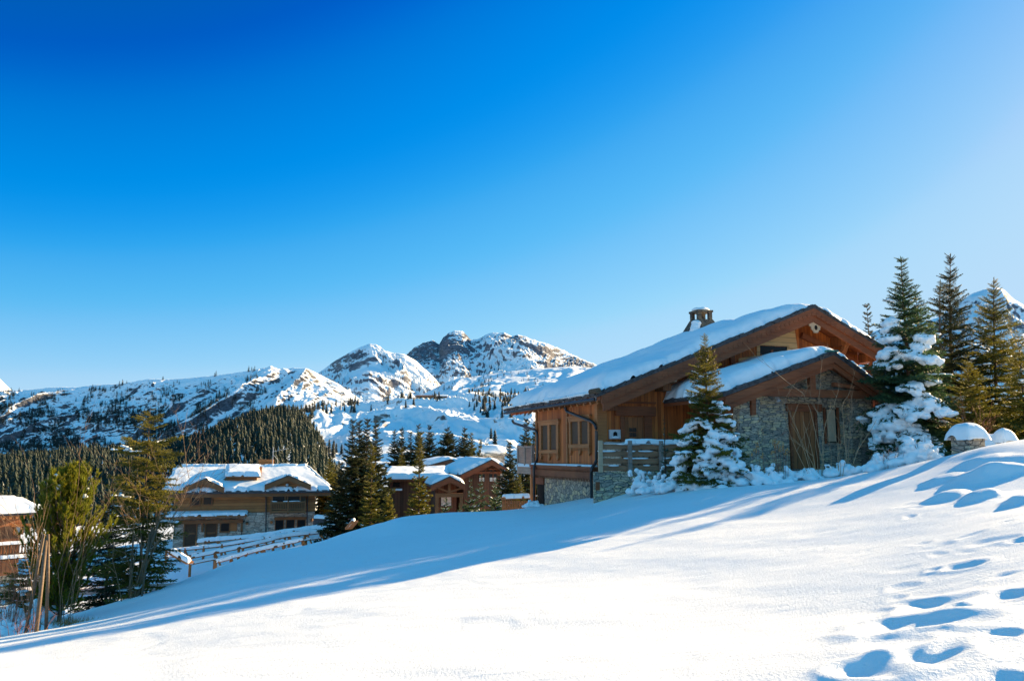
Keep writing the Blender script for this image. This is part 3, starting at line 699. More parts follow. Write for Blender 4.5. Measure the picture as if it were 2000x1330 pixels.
left_window(((1054, 824), (1092, 818), [(1059, 1070), (1075.5, 1086.5)], 828, 878))
left_window(((1112, 815), (1153, 810), [(1116.5, 1129.5), (1135, 1148.5)], 820.5, 867))
# carved skirt above the stone
sk = MB()
zt_ = zled + .05
sk.ext([(0, -.02, zt_), (-.30, -.02, zt_ - .05), (-.28, -.02, zt_ - .42), (0, -.02, zt_ - .42)], (0, LW + .02, 0))
sk.box(-.34, .0, -.06, LW + .02, zt_ - .045, zt_ + .045)
for i in range(int(LW / .15)):
    v = .03 + i * .15
    sk.ext([(-.30, v, zt_ - .40), (-.30, v + .09, zt_ - .40), (-.30, v + .045, zt_ - .52)], (.03, 0, 0))
    sk.ext([(-.325, v, zt_ - .10), (-.325, v + .08, zt_ - .10), (-.325, v + .04, zt_ - .17)], (.02, 0, 0))
H.part('carved_skirt', sk, M_BEAM)
H.part('ledge_snow', snow_sheet(lambda S, T: np.stack([-.33 + .33 * T, -.05 + (LW + .05) * S, np.full_like(S, zt_ + .046)], -1), LW, .33, .07, .08, .05, 8, .05), M_SNOW, None, True)
# cellar door in the stone base
va, za = vz(1049.5, 945, -.01); vb, zb2 = vz(1062, 945, -.01)
cd = MB().box(-.012, .0, min(va, vb), max(va, vb), -2.6, za + .0)
lt = MB().box(-.05, 0, min(va, vb) - .05, max(va, vb) + .12, za + .004, za + .30)
d_ = H.part('cellar_door', cd, M_DARK); H.part('lintel', lt, M_BEAM, d_)
# gutter and downpipes
gt = MB().tube([(ue - .07, VF + .3, eL[1] - .20), (ue - .07, VB, eL[1] - .20)], .06, 8)
H.part('gutter', gt, M_METAL)
def pipe(pts): return MB().tube(np.array(pts), .058, 10)
def P_u(px, py, u): v, z = H.onu(px, py, u); return (u, v, z)
def smooth_path(pts, k=4):
    pts = np.array(pts, float); out_ = [pts[0]]
    for i in range(1, len(pts) - 1):
        a = pts[i] + (pts[i - 1] - pts[i]) * min(.35, .16 / np.linalg.norm(pts[i - 1] - pts[i])); b = pts[i] + (pts[i + 1] - pts[i]) * min(.35, .16 / np.linalg.norm(pts[i + 1] - pts[i]))
        for t in np.linspace(0, 1, k): out_.append((1 - t) ** 2 * a + 2 * t * (1 - t) * pts[i] + t * t * b)
    out_.append(pts[-1]); return np.array(out_)
H.part('downpipe', pipe(smooth_path([P_u(1104, 796, ue - .02), P_u(1106, 803, ue + .05), P_u(1158, 824, -.16), P_u(1164.5, 834, -.12), P_u(1164.5, 903, -.12), P_u(1154.5, 915, -.42), P_u(1155.5, 972, -.30)])), M_METAL, None, True)
H.part('downpipe', pipe(smooth_path([P_u(1000.6, 820, ue - .02), P_u(1003, 826, ue + .03), P_u(1046, 840, -.14), P_u(1049.6, 846, -.12), P_u(1049.6, 897, -.12), P_u(1043, 912, -.42), P_u(1043, 990, -.36)])), M_METAL, None, True)
# log ends that hold the roof snow
lg = MB()
for (px, py) in ((1158, 762),):
    u, z = H.onv(px, py, VF + .4)
    lg.tube([(u, VF - .10, zroof(u) + .13), (u, VF + .6, zroof(u) + .13)], .10, 12)
H.part('snow_guard_log', lg, M_BARK, roof)
# entrance on the gable side
def gz(px, py, v=-0.02): return H.onv(px, py, v)
def gbox(mb, x0, y0, x1, y1, v0, v1):
    ua, zt = gz(x0, y0, v0); ub, _ = gz(x1, y0, v0); _, zb3 = gz((x0 + x1) / 2, y1, v0); zt = gz((x0 + x1) / 2, y0, v0)[1]
    return mb.box(ua, ub, v0, v1, zb3, zt)
dr = H.part('door', gbox(MB(), 1220, 814, 1258, 880, -.03, -.001), M_WOODDK)
fr = MB(); gbox(fr, 1212, 812.6, 1219.6, 880, -.10, -.001); gbox(fr, 1258.5, 812.6, 1273, 880, -.10, -.001); gbox(fr, 1203.5, 794, 1281, 812, -.16, -.001); gbox(fr, 1214, 784.5, 1281, 788, -.08, -.001)
H.part('door_frame', fr, M_BEAM, dr)
dg = MB()
for i in range(2):
    for j in range(2): gbox(dg, 1229.3 + 7.4 * i, 835.5 + 9.3 * j, 1235.6 + 7.4 * i, 843.6 + 9.3 * j, -.045, -.031)
H.part('door_panes', dg, M_GLASS, dr)
bx = H.part('wall_box', gbox(MB(), 1191, 839, 1212, 857, -.10, -.001), M_WHITE)
u0, z0 = gz(1198, 852, -.11); u1, z1 = gz(1205.5, 842, -.11); um = (u0 + u1) / 2; rr_ = (u1 - u0) / 2
ho = MB().ext([(u0, -.115, z0), (u1, -.115, z0)] + [(um + rr_ * math.cos(t), -.115, z0 + (z1 - z0) * .5 + rr_ * math.sin(t)) for t in np.linspace(0, np.pi, 7)], (0, .012, 0))
H.part('box_opening', ho, M_DARK, bx)
sb = MB(); um_, zz_ = gz(1201, 855, -.12); sb.blob((um_ + .03, -.12, zz_ + .02), (.15, .06, .05), 2, .3, 4)
H.part('box_snow', sb, M_SNOW, bx, True)
# upper gable: new boards and openings
def gpoly(pts, v0, v1): return MB().ext([(gz(x, y, v0)[0], v0, gz(x, y, v0)[1]) for x, y in pts], (0, v1 - v0, 0))
q = lambda x, y: (1380 + x / 3.5, 560 + y / 3.5)
H.part('new_boards', gpoly([q(345, 400), q(520, 325), q(602, 285), q(622, 425), q(575, 428), q(572, 408), q(370, 400)], -.05, -.002), M_PALE)
gw = H.part('gable_window', gpoly([q(366, 404), q(552, 412), q(552, 520), q(366, 520)], -.03, -.002), M_GLASS)
wf = gpoly([q(552, 410), q(574, 411), q(574, 520), q(552, 520)], -.06, -.002)
H.part('jamb', wf, M_PALE, gw); H.part('jamb', gpoly([q(345, 402), q(366, 404), q(366, 520), q(345, 520)], -.06, -.002), M_PALE, gw)
wm = gpoly([q(440, 430), q(455, 430), q(455, 520), q(440, 520)], -.045, -.031); H.part('window_mullion', wm, M_BEAM, gw)
H.part('new_boards', gpoly([q(220, 490), q(343, 470), q(343, 560), q(220, 560)], -.05, -.002), M_PALE)
ps = MB(); gbox(ps, *q(165, 455), *q(195, 620), -.12, -.002)
H.part('gable_post', ps, M_BEAM)
u_a = ur + .3; cr = MB().beam((ur + .2, -.10, zroof(ur + .2) - .95), (12.1, -.10, zroof(12.1) - .75), .16, .22, (0, 0, 1)); H.part('gable_beam', cr, M_BEAM)
rd_ = MB().box(ur + .35, 12.15, -.06, -.002, zr - 1.75, zr - 1.62); H.part('gable_rail', rd_, M_BEAM)
# chimney
uc, vc = ur + .05, 7.3
zc0 = zr - .3; zt0 = at(0, 646, 1)[2] * 39.7; ztop = at(0, 607, 1)[2] * 39.7
b0, b1 = .76, .42
def ring(h, hw): return [(uc - hw, vc - hw, h), (uc + hw, vc - hw, h), (uc + hw, vc + hw, h), (uc - hw, vc + hw, h)]
ch = MB(); hs_ = [zc0, zt0 + .0, zt0 + .55]; ws_ = [b0 + .1, b0 * .9, b1]
V_ = np.array(sum([ring(h, w) for h, w in zip(hs_, ws_)], [])); Fq = [[i * 4 + j, i * 4 + (j + 1) % 4, (i + 1) * 4 + (j + 1) % 4, (i + 1) * 4 + j] for i in range(2) for j in range(4)] + [[8, 9, 10, 11]]
ch.add(V_, Fq)
for a in (-1, 1):
    for b in (-1, 1): ch.box(uc + a * .31 - .09, uc + a * .31 + .09, vc + b * .31 - .09, vc + b * .31 + .09, zt0 + .54, ztop - .10)
ch.box(uc - .44, uc + .44, vc - .44, vc + .44, ztop - .10, ztop + .0)
cho = H.part('chimney', ch, M_STONEDK)
H.part('chimney_snow', MB().blob((uc, vc, ztop + .05), (.42, .42, .14), 3, .2, 3), M_SNOW, cho, True)
cs_ = MB()
for i in range(6): cs_.blob((uc - .50 - .05 * i, vc - .35 - .03 * i, zt0 + .30 - .12 * i), (.22, .3, .2), 2, .3, i)
H.part('side_snow', cs_, M_SNOW, cho, True)
# balcony behind the left corner
v1b = H.onu(1012.4, 890, -.15)[0]
zr0 = H.onu(1030, 871, -.15)[1]; zr1 = H.onu(1030, 906, -.15)[1]
bl = MB(); bl.box(-.20, -.10, LW + .05, v1b, zr0 - .08, zr0)
bl.box(-.20, 2.2, LW + .02, v1b + .05, zr1 - .45, zr1 - .08)
for i in range(17):
    v = LW + .1 + (v1b - LW - .15) * i / 16; bl.box(-.17, -.13, v - .035, v + .035, zr1 - .05, zr0 - .081)
for v in (LW + .08, (LW + v1b) / 2, v1b - .05): bl.box(-.22, -.09, v - .05, v + .05, zr1 - .079, zr0 + .04)
for i in range(14):
    u = -.1 + 2.2 * i / 13; bl.box(u - .035, u + .035, v1b - .05, v1b - .01, zr1 - .05, zr0 - .081)
bl.box(-.1, 2.2, v1b - .08, v1b, zr0 - .08, zr0)
bo = H.part('balcony', bl, M_GREY)
H.part('balcony_snow', snow_sheet(lambda S, T: np.stack([-.24 + .4 * T, LW + .05 + (v1b - LW) * S, np.full_like(S, zr1 - .075)], -1), v1b - LW, .4, .10, .1, .05, 12, .05), M_SNOW, bo, True)
H.part('balcony_post', MB().box(-.15, .05, LW + .28, LW + .46, -2.9, zr1 - .452), M_TRIM, bo)

# ---------------- terrace, boards and wall below
tz = H.onv(1250, 864, -.2)[1]
VT = -1.9
te = MB().box(.05, 3.6, VT + .12, -.002, -2.6, tz - .25)
H.part('terrace', te, M_STONE)
H.part('terrace_snow', snow_sheet(lambda S, T: np.stack([.1 + 3.5 * S, VT + .15 + (-VT - .17) * T, np.full_like(S, tz - .25)], -1), 3.5, 1.7, .26, .12, .08, 14, .06), M_SNOW, None, True)
uw0 = H.onv(1160, 940, VT + .03)[0]
zw = H.onv(1200, 921, VT)[1]
H.part('terrace_wall', MB().box(uw0, 3.7, VT + .02, VT + .10, -2.8, zw), M_STONE)
gr0 = H.onv(1164, 950, VT)[0]; H.part('vent_grille', MB().box(gr0, gr0 + .14, VT - .02, VT + .018, *sorted((H.onv(1164, 957, VT)[1], H.onv(1164, 941, VT)[1]))), M_BEAM)
fx0 = H.onv(1173, 890, VT)[0]; fpos = H.P + fx0 * H.U + VT * H.V
FE = Frame(H.P[0], H.P[1], H.a, zw)
fe = thing('wooden_fence', 'weathered horizontal board fence with a strip of snow along its top, beside the chalet entrance', 'fence', (fpos[0], fpos[1], zw), H.a)
ztop = H.onv(1200, 866, VT)[1]
sh = (fx0, VT, zw)
for px in (1173, 1230.6, 1291.5, 1345):
    u = H.onv(px, 900, VT - .05)[0]
    MB().box(u - .07, u + .07, VT - .09, VT + .0, zw - .02, ztop + .10).build('post', M_GREY if px > 1180 else M_CUT, fe, shift=sh)
uend = H.onv(1345, 900, VT)[0]
hb = (ztop - zw)
for i in range(4):
    a = zw + .03 + hb * i * .255; MB().box(fx0, uend, VT + .001, VT + .05, a, a + hb * .185).build('board', M_FENCE, fe, shift=sh)
MB().box(fx0 - .02, uend, VT - .03, VT + .07, ztop + .005, ztop + .05).build('top_rail', M_GREY, fe, shift=sh)
snow_sheet(lambda S, T: np.stack([fx0 + .9 + (uend - fx0 - .9) * S, VT - .09 + .2 * T, np.full_like(S, ztop + .05)], -1), uend - fx0 - .9, .2, .13, .09, .05, 15, .04).build('rail_snow', M_SNOW, fe, True, shift=sh)
fs = MB(); r_ = np.random.default_rng(3)
for i in range(4):
    a = zw + .03 + hb * i * .255 + hb * .185
    for k in range(5):
        u = r_.uniform(fx0 + .2, uend); fs.blob((u, VT - .02, a), (r_.uniform(.1, .35), .035, .03), 2, .3, k)
fs.build('board_snow', M_SNOW, fe, True, shift=sh)

# ---------------- the annexe
AV = -4.14; AW = -3.35
aL = H.onv(1414, 769, AV); aA = H.onv(1629, 688, AV); aRu = 10.25
aR = (aRu, aL[1])
APROF = [aL, aA, aR]
def za_(u): return np.interp(u, [aL[0], aA[0], aR[0]], [aL[1], aA[1], aR[1]])
ar = H.part('annexe_roof', slope_slabs(APROF, AV + .05, -.01, .10, .22), M_BEAM)
sl = slope_slabs(APROF, AV, -.012, 0, .098)
slate_edges(sl, (aL[0], AV + .02, aL[1] - .05), (aA[0], AV + .02, aA[1] - .05), (0, 1, 0), seed=11)
slate_edges(sl, (aR[0], AV + .02, aR[1] - .05), (aA[0], AV + .02, aA[1] - .05), (0, 1, 0), seed=12)
slate_edges(sl, (aL[0] - .02, AV, aL[1] - .08), (aL[0] - .02, -.2, aL[1] - .08), np.array([1, 0, .4]) / 1.077, seed=13)
H.part('annexe_slates', sl, M_SLATE, ar)
H.part('annexe_snow', roof_snow([(aL[0] - .05, aL[1] - .02), aA, aR], AV + .10, -.02, .50, .55, .16, 21, .07, edges=(1, 1, 1, 0), rough=.22, soften=.8), M_SNOW, ar, True)
H.part('ridge_flashing', MB().beam((aA[0] - .25, AV + .1, aA[1] + .05), (aA[0] + .2, AV + .1, aA[1] + .05), .2, .07), M_COPPER, ar)
u, z = H.onv(1449, 747, AV + .5); H.part('snow_guard_log', MB().tube([(u, AV + .3, za_(u) + .2), (u, AV + 2.2, za_(u) + .2)], .12, 12), M_BARK, ar)
for (a, b, s_) in ((aL, aA, 1), (aR, aA, -1)):
    bb = MB().ext([(a[0] + s_ * .06, AV, a[1] - .10), (b[0], AV, b[1] - .10), (b[0], AV, b[1] - .36), (a[0] + s_ * .06, AV, a[1] - .36)], (0, .07, 0))
    bb.ext([(a[0] + s_ * .1, AV + .071, a[1] - .33), (b[0], AV + .071, b[1] - .33), (b[0], AV + .071, b[1] - .56), (a[0] + s_ * .1, AV + .071, a[1] - .56)], (0, .08, 0))
    H.part('annexe_bargeboard', bb, M_BEAM)
uw0, uw1 = 3.95, 9.75
wallp = [(uw0, AW, -1.6), (uw1, AW, -1.6), (uw1, AW, za_(uw1) - .24), (aA[0], AW, aA[1] - .24), (uw0, AW, za_(uw0) - .24)]
H.part('annexe_wall', MB().ext(wallp, (0, .3, 0)), M_STONE2)
H.part('annexe_side_wall', MB().box(uw0, uw0 + .2, AW + .302, -.01, -1.4, za_(uw0) - .24), M_WOODDK)
H.part('annexe_side_wall', MB().box(uw1 - .2, uw1, AW + .302, -.01, -1.4, za_(uw1) - .24), M_WOODDK)
po = MB()
for v in (-3.0, -2.2, -1.2, -.3): po.box(uw0 - .10, uw0 - .002, v - .09, v + .09, -1.4, za_(uw0) - .24)
H.part('side_posts', po, M_BEAM)
pil = MB()
def A(px, py, v): return H.onv(px, py, v)
for pts in ([(1446, 778), (1483, 772), (1490, 925), (1441, 925)], [(1668, 775), (1700, 775), (1708, 925), (1662, 925)]):
    H.part('stone_pillar', MB().ext([(A(x, y, AW - .4)[0], AW - .4, A(x, y, AW - .4)[1]) for x, y in pts], (0, .398, 0)), M_STONE)
tb = MB(); VBm = AW - .62
u0, z0 = A(1503, 763, VBm); u1, z1 = A(1684, 773, VBm); zc_ = (z0 + z1) / 2
tb.box(u0 - .25, u1 + .3, VBm, VBm + .22, zc_ - .14, zc_ + .14)
uk0 = A(1583, 740, VBm)[0]; uk1 = A(1594, 740, VBm)[0]
tb.box(uk0, uk1, VBm + .03, VBm + .2, zc_ + .141, za_(uk0) - .25)
tb.beam((aA[0] + .1, VBm + .1, zc_ + .35), (aA[0] + 1.5, VBm + .1, za_(aA[0] + 1.5) - .42), .14, .16, (0, 1, 0))
tb.box(aA[0] - .14, aA[0] + .14, AV + .2, AW - .002, aA[1] - .62, aA[1] - .25)
for u in (uw0 + .2, uw1 - .15):
    tb.box(u - .14, u + .14, AV + .2, AW - .42, za_(u) - .52, za_(u) - .24); tb.beam((u, AV + .35, za_(u) - .55), (u, AW - .42, za_(u) - 1.15), .16, .18, (1, 0, 0))
H.part('roof_truss', tb, M_BEAM)
H.part('spotlight', MB().tube([(A(1519, 778, AW - .25)[0], AW - .3, A(1519, 783, AW - .25)[1]), (A(1519, 778, AW - .25)[0], AW - .2, A(1519, 775, AW - .25)[1])], .07, 8), M_ZINC)
def abox(mb, x0, y0, x1, y1, v0, v1):
    ua = A(x0, (y0 + y1) / 2, v0)[0]; ub = A(x1, (y0 + y1) / 2, v0)[0]; zt = A((x0 + x1) / 2, y0, v0)[1]; zb3 = A((x0 + x1) / 2, y1, v0)[1]
    return mb.box(ua, ub, v0, v1, zb3, zt)
ad = H.part('annexe_door', abox(MB(), 1549, 803, 1594, 915, AW - .05, AW - .001), M_WOODDK)
df = MB(); abox(df, 1545, 803.5, 1549, 915, AW - .10, AW - .001); abox(df, 1594, 803.5, 1599, 915, AW - .10, AW - .001); abox(df, 1539, 788.5, 1606, 803, AW - .14, AW - .001)
H.part('annexe_door_frame', df, M_BEAM, ad)
ws = H.part('annexe_window', abox(MB(), 1613, 799, 1640, 864, AW - .03, AW - .001), M_DARK)
H.part('window_shutter', abox(MB(), 1617, 800, 1632, 862, AW - .08, AW - .031), M_CUT, ws, label='pale wooden shutter, half covering the window')
H.part('window_trim', abox(abox(MB(), 1610, 796, 1614, 866, AW - .07, AW - .031), 1636, 796, 1640, 866, AW - .07, AW - .031), M_BEAM, ws)
# ------------------------------------------------------------ chalet on the left, seen square on
def sheet_quad(p00, p10, p11, p01, T, r=.3, wob=.1, seed=0, step=.12, edges=(1, 1, 1, 1), rough=.2):
    p = [np.asarray(x, float) for x in (p00, p10, p11, p01)]
    fn = lambda S, Q: (p[0] * ((1 - S) * (1 - Q))[..., None] + p[1] * (S * (1 - Q))[..., None] + p[2] * (S * Q)[..., None] + p[3] * ((1 - S) * Q)[..., None])
    Lu = max(np.linalg.norm(p[1] - p[0]), np.linalg.norm(p[2] - p[3])); Lv = max(np.linalg.norm(p[3] - p[0]), np.linalg.norm(p[2] - p[1]))
    return snow_sheet(fn, Lu, Lv, T, r, wob, seed, step, edges, rough)
YL = 75.0
def c5(x, y, Y=YL): return at(290 + x / 4.878, 860 + y / 4.878, Y)
LB = Frame(c5(930, 0)[0], YL, R(15), -9.0)
LB.root('chalet', 'wide brown chalet with three snowy dormers behind the log fences on the left', 'house')
oX = LB.P[0]
def l5(x, y, Y=YL): u, z = LB.onv(290 + x / 4.878, 860 + y / 4.878, Y - YL); return (u, Y - YL, z)
def lbox(mb, x0, y0, x1, y1, d0, d1):
    a = l5(x0, y0, YL + d0); b = l5(x1, y1, YL + d0); return mb.box(min(a[0], b[0]), max(a[0], b[0]), d0, d1, min(a[2], b[2]), max(a[2], b[2]))
xl, xr = l5(250, 600)[0], l5(1590, 600)[0]
zmid = l5(900, 688)[2]; zeave = l5(900, 492)[2]; zbas = -9.6
LB.part('wall', MB().box(xl, xr, 0, 8.0, zmid, zeave + .6), M_BROWN)
LB.part('stone_wall', MB().box(xl + .02, xr - .02, .02, 7.98, zbas, zmid - .002), M_STONEFAR)
# hipped roof
E0 = l5(120, 488, YL - 1.0); E1 = l5(1750, 478, YL - 1.0); Rg0 = l5(120, 262, YL + 4.2); Rg1 = l5(1520, 262, YL + 4.2)
ze = (E0[2] + E1[2]) / 2; zrg = (Rg0[2] + Rg1[2]) / 2; x0 = E0[0]; x1 = E1[0]; xr1 = Rg1[0]; xr0 = x0 + .2
ye, yrg, yb_ = -1.0, 4.2, 9.4
rfm = MB(); 
def rquad(a, b, c, d=None, t=.22):
    p = [np.array(q, float) for q in ((a, b, c) if d is None else (a, b, c, d))]; rfm.ext(p, (0, 0, -t))
rquad((x0, ye, ze), (x1, ye, ze), (xr1, yrg, zrg), (xr0, yrg, zrg)); rquad((x1, ye, ze), (x1, yb_, ze), (xr1, yrg, zrg)); rquad((x1, yb_, ze), (x0, yb_, ze), (xr0, yrg, zrg), (xr1, yrg, zrg))
rfo = LB.part('roof', rfm, M_SLATE)
LB.part('fascia', MB().box(x0 + .05, x1 - .05, ye + .12, ye + .2, ze - .52, ze - .222), M_BROWNTRIM)
LB.part('soffit', MB().box(x0 + .1, x1 - .1, ye + .201, 0, ze - .30, ze - .222), M_BROWNTRIM)
LB.part('roof_snow', sheet_quad((x0, ye - .02, ze), (x1, ye - .02, ze), (xr1, yrg, zrg), (xr0, yrg, zrg), .30, .3, .25, 31, .11, (1, 1, 1, 0)), M_SNOWFAR, rfo, True)
LB.part('roof_snow', sheet_quad((x1 + .02, ye, ze), (x1 + .02, yb_, ze), (xr1, yrg + .1, zrg), (xr1, yrg, zrg), .28, .3, .2, 32, .14, (1, 1, 1, 0)), M_SNOWFAR, rfo, True)
rcap = MB().box(xr0 + .6, xr1, yrg - .32, yrg + .3, zrg - .05, zrg + .12); rc = LB.part('ridge_cap', rcap, M_SLATE, rfo)
LB.part('ridge_snow', sheet_quad((xr0 + .6, yrg - .34, zrg + .12), (xr1, yrg - .34, zrg + .12), (xr1, yrg + .3, zrg + .12), (xr0 + .6, yrg + .3, zrg + .12), .30, .26, .16, 33, .08), M_SNOWFAR, rfo, True)
# gabled dormers
def dormer(xL, xA, xR, yA, yE, wL, wR, ybot, d0, seed, kind):
    a = l5(xL, yE, YL + d0); p = l5(xA, yA, YL + d0); b = l5(xR, yE, YL + d0)
    prof = [(a[0], a[2]), (p[0], p[2]), (b[0], b[2])]
    back = 4.0
    f = MB().ext([(l5(wL, 0)[0], d0 + .45, zeave - .2), (l5(wR, 0)[0], d0 + .45, zeave - .2), (l5(wR, 0)[0], d0 + .45, np.interp(l5(wR, 0)[0], [q[0] for q in prof], [q[1] for q in prof]) - .2), (p[0], d0 + .45, p[2] - .2), (l5(wL, 0)[0], d0 + .45, np.interp(l5(wL, 0)[0], [q[0] for q in prof], [q[1] for q in prof]) - .2)], (0, back, 0))
    do = LB.part('dormer', f, M_BROWN)
    LB.part('dormer_roof', slope_slabs(prof, d0 + .02, d0 + back + .6, 0, .12), M_SLATE, do)
    t = .52
    for i in range(2):
        q0, q1 = prof[i], prof[i + 1]
        LB.part('bargeboard', MB().ext([(q0[0], d0, q0[1] - .10), (q1[0], d0, q1[1] - .10), (q1[0], d0, q1[1] - t), (q0[0], d0, q0[1] - t)], (0, .12, 0)), M_BROWNTRIM, do)
    LB.part('dormer_snow', roof_snow(prof, d0 + .15, d0 + back, .22, .3, .25, seed, .11, rough=.3, soften=.5), M_SNOWFAR, do, True)
    return do
d1 = dormer(330, 530, 722, 362, 448, 380, 640, 600, -1.15, 41, 0)
d3 = dormer(1108, 1335, 1548, 330, 420, 1180, 1490, 600, -1.15, 43, 1)
def window(x0, y0, x1, y1, d=-.04, m=None, parent=None, name='window', fr=.12):
    mb = MB(); lbox(mb, x0, y0, x1, y1, d, d + .03); o = LB.part(name, mb, m or M_GLASS, parent)
    a = l5(x0, y0, YL + d); b = l5(x1, y1, YL + d); f = MB()
    f.box(a[0] - fr, a[0], d - .06, d + .03, b[2] - fr, a[2] + fr); f.box(b[0], b[0] + fr, d - .06, d + .03, b[2] - fr, a[2] + fr); f.box(a[0], b[0], d - .06, d + .03, a[2], a[2] + fr); f.box(a[0], b[0], d - .06, d + .03, b[2] - fr, b[2])
    LB.part('frame', f, M_BROWNTRIM, o); return o
window(416, 506, 484, 610); window(532, 504, 600, 606)
window(1188, 490, 1294, 590, -.74, M_GLASS); window(1334, 485, 1438, 588, -.74, M_GLASS)
LB.part('bay', lbox(MB(), 1180, 470, 1490, 690, -.70, -.002), M_SHUT)
# middle dormer: low box with a slab of snow
a = l5(748, 352, YL + .6); b = l5(1030, 440, YL + .6)
md = LB.part('dormer', MB().box(a[0], b[0], .6, 4.6, b[2] - .6, a[2]), M_BROWN)
s0 = l5(735, 338, YL + .2); s1 = l5(1068, 338, YL + .2); zt3 = l5(1000, 248, YL + 3.4)[2]
LB.part('dormer_roof', MB().ext([(s0[0], .2, s0[2] - .16), (s1[0], .2, s1[2] - .16), (s1[0], .2, s1[2]), (s0[0], .2, s0[2])], (0, 3.2, zt3 - s0[2])), M_BROWNTRIM, md)
LB.part('dormer_snow', sheet_quad((s0[0] - .05, .18, s0[2]), (s1[0] + .02, .18, s1[2]), (s1[0] - .3, 3.4, zt3), (s0[0] - .3, 3.4, zt3), .34, .3, .1, 44, .1), M_SNOWFAR, md, True)
g0 = l5(665, 300, YL + .6); LB.part('side_gable', MB().ext([(a[0] - .003, .55, a[2] - .05), (a[0] - .003, 3.6, zt3 - .2), (g0[0] + .2, 2.4, a[2] - .1), (g0[0] + .2, .9, a[2] - .3)], (0, 0, -.18)), M_BROWNTRIM, md)
# balcony
bz0 = l5(1300, 582, YL - 1.6)[2]; bz1 = l5(1300, 690, YL - 1.6)[2]; bx0 = l5(1164, 600, YL - 1.6)[0]; bx1 = l5(1498, 600, YL - 1.6)[0]
bal = LB.part('balcony', MB().box(bx0, bx1, -1.6, -.703, bz1, bz1 + .22), M_BROWNTRIM)
br_ = MB().box(bx0, bx1, -1.62, -1.52, bz0 - .12, bz0).box(bx0, bx1, -1.6, -1.54, bz1 + .30, bz1 + .38)
for i in range(20):
    x = bx0 + .08 + (bx1 - bx0 - .16) * i / 19; br_.box(x - .035, x + .035, -1.595, -1.545, bz1 + .34, bz0 - .06)
for x in (bx0 + .05, (bx0 + bx1) / 2, bx1 - .05): br_.box(x - .07, x + .07, -1.66, -1.5, bz1 - .1, bz0 + .06)
LB.part('railing', br_, M_BROWNTRIM, bal)
LB.part('balcony_snow', sheet_quad((bx0, -1.62, bz0), (bx1, -1.62, bz0), (bx1, -1.5, bz0), (bx0, -1.5, bz0), .07, .06, .05, 45, .05), M_SNOWFAR, bal, True)
# canopy over the doors
k0 = l5(150, 742, YL - 1.3); k1 = l5(940, 742, YL - 1.3); zk = zmid + .05
can = LB.part('canopy', MB().ext([(k0[0], -1.3, k0[2]), (k1[0], -1.3, k0[2]), (k1[0], -1.3, k0[2] + .16), (k0[0], -1.3, k0[2] + .16)], (0, 1.29, zk - k0[2] - .16)), M_BROWNTRIM)
LB.part('canopy_snow', sheet_quad((k0[0], -1.33, k0[2] + .16), (k1[0], -1.33, k0[2] + .16), (k1[0], -.02, zk), (k0[0], -.02, zk), .20, .18, .12, 46, .08, (1, 1, 1, 0)), M_SNOWFAR, can, True)
LB.part('beam', lbox(MB(), 250, 765, 900, 785, -.5, -.3), M_BROWNTRIM, can)
for x in (515, 890): 
    e = l5(x, 765, YL - .4); LB.part('bracket', MB().beam((e[0], -.45, e[2]), (e[0], -.02, e[2] - 1.0), .16, .18, (1, 0, 0)), M_BROWNTRIM, can)
for (x0_, y0_, x1_, y1_) in ((352, 786, 446, 1000), (552, 780, 640, 965)):
    o = window(x0_, y0_, x1_, y1_, -.04, M_SHUT, None, 'door'); LB.part('door_rail', lbox(MB(), x0_ + 4, y0_ + 92, x1_ - 4, y0_ + 108, -.06, -.041), M_BROWNTRIM, o)
window(694, 776, 766, 862); LB.part('shutter', lbox(MB(), 776, 772, 842, 862, -.07, -.002), M_TRIM)
LB.part('lintel', lbox(MB(), 1198, 733, 1510, 752, -.08, -.002), M_BROWNTRIM)
for x in (1212, 1316, 1420): window(x, 756, x + 70, 852, -.03, M_GLASS, None, 'window', .06)
for pts in ([(1120, 500), (1120, 640), (1118, 900)], [(1535, 490), (1512, 545), (1512, 820)], [(915, 760), (888, 800), (886, 930)]):
    LB.part('downpipe', MB().tube([l5(x, y, YL - .12) for x, y in pts], .06, 6), M_SLATE)
for (x, y, m_) in ((1170, 778, M_TRIM), (940, 788, M_BROWNTRIM), (1320, 424, M_WHITE), (1556, 757, M_BROWNTRIM)):
    e = l5(x, y, YL - (1.2 if x == 1320 else .1)); LB.part('lamp', MB().blob((e[0], e[1] + (.38 if x == 1320 else 0), e[2]), .14, 2), m_, None, True)
cz = l5(1120, 180, YL + 5.5); LB.part('chimney', MB().box(cz[0] - .75, cz[0] + .75, 4.9, 6.0, zrg - .6, cz[2]), M_BROWN)
az_ = l5(1190, 60, YL + 4.6); an = LB.part('antenna', MB().tube([(az_[0], 4.6, zrg), (az_[0], 4.6, az_[2])], .035, 6), M_ZINC)
LB.part('antenna_arm', MB().tube([(az_[0] - .1, 4.6, az_[2] - .5), (az_[0] + 1.5, 4.4, az_[2] - .15)], .02, 5), M_ZINC, an)
LB.part('antenna_arm', MB().tube([(az_[0], 4.6, az_[2] - .8), (az_[0] + .45, 4.6, az_[2] - 1.2), (az_[0] + .55, 4.6, zrg)], .02, 5), M_ZINC, an)

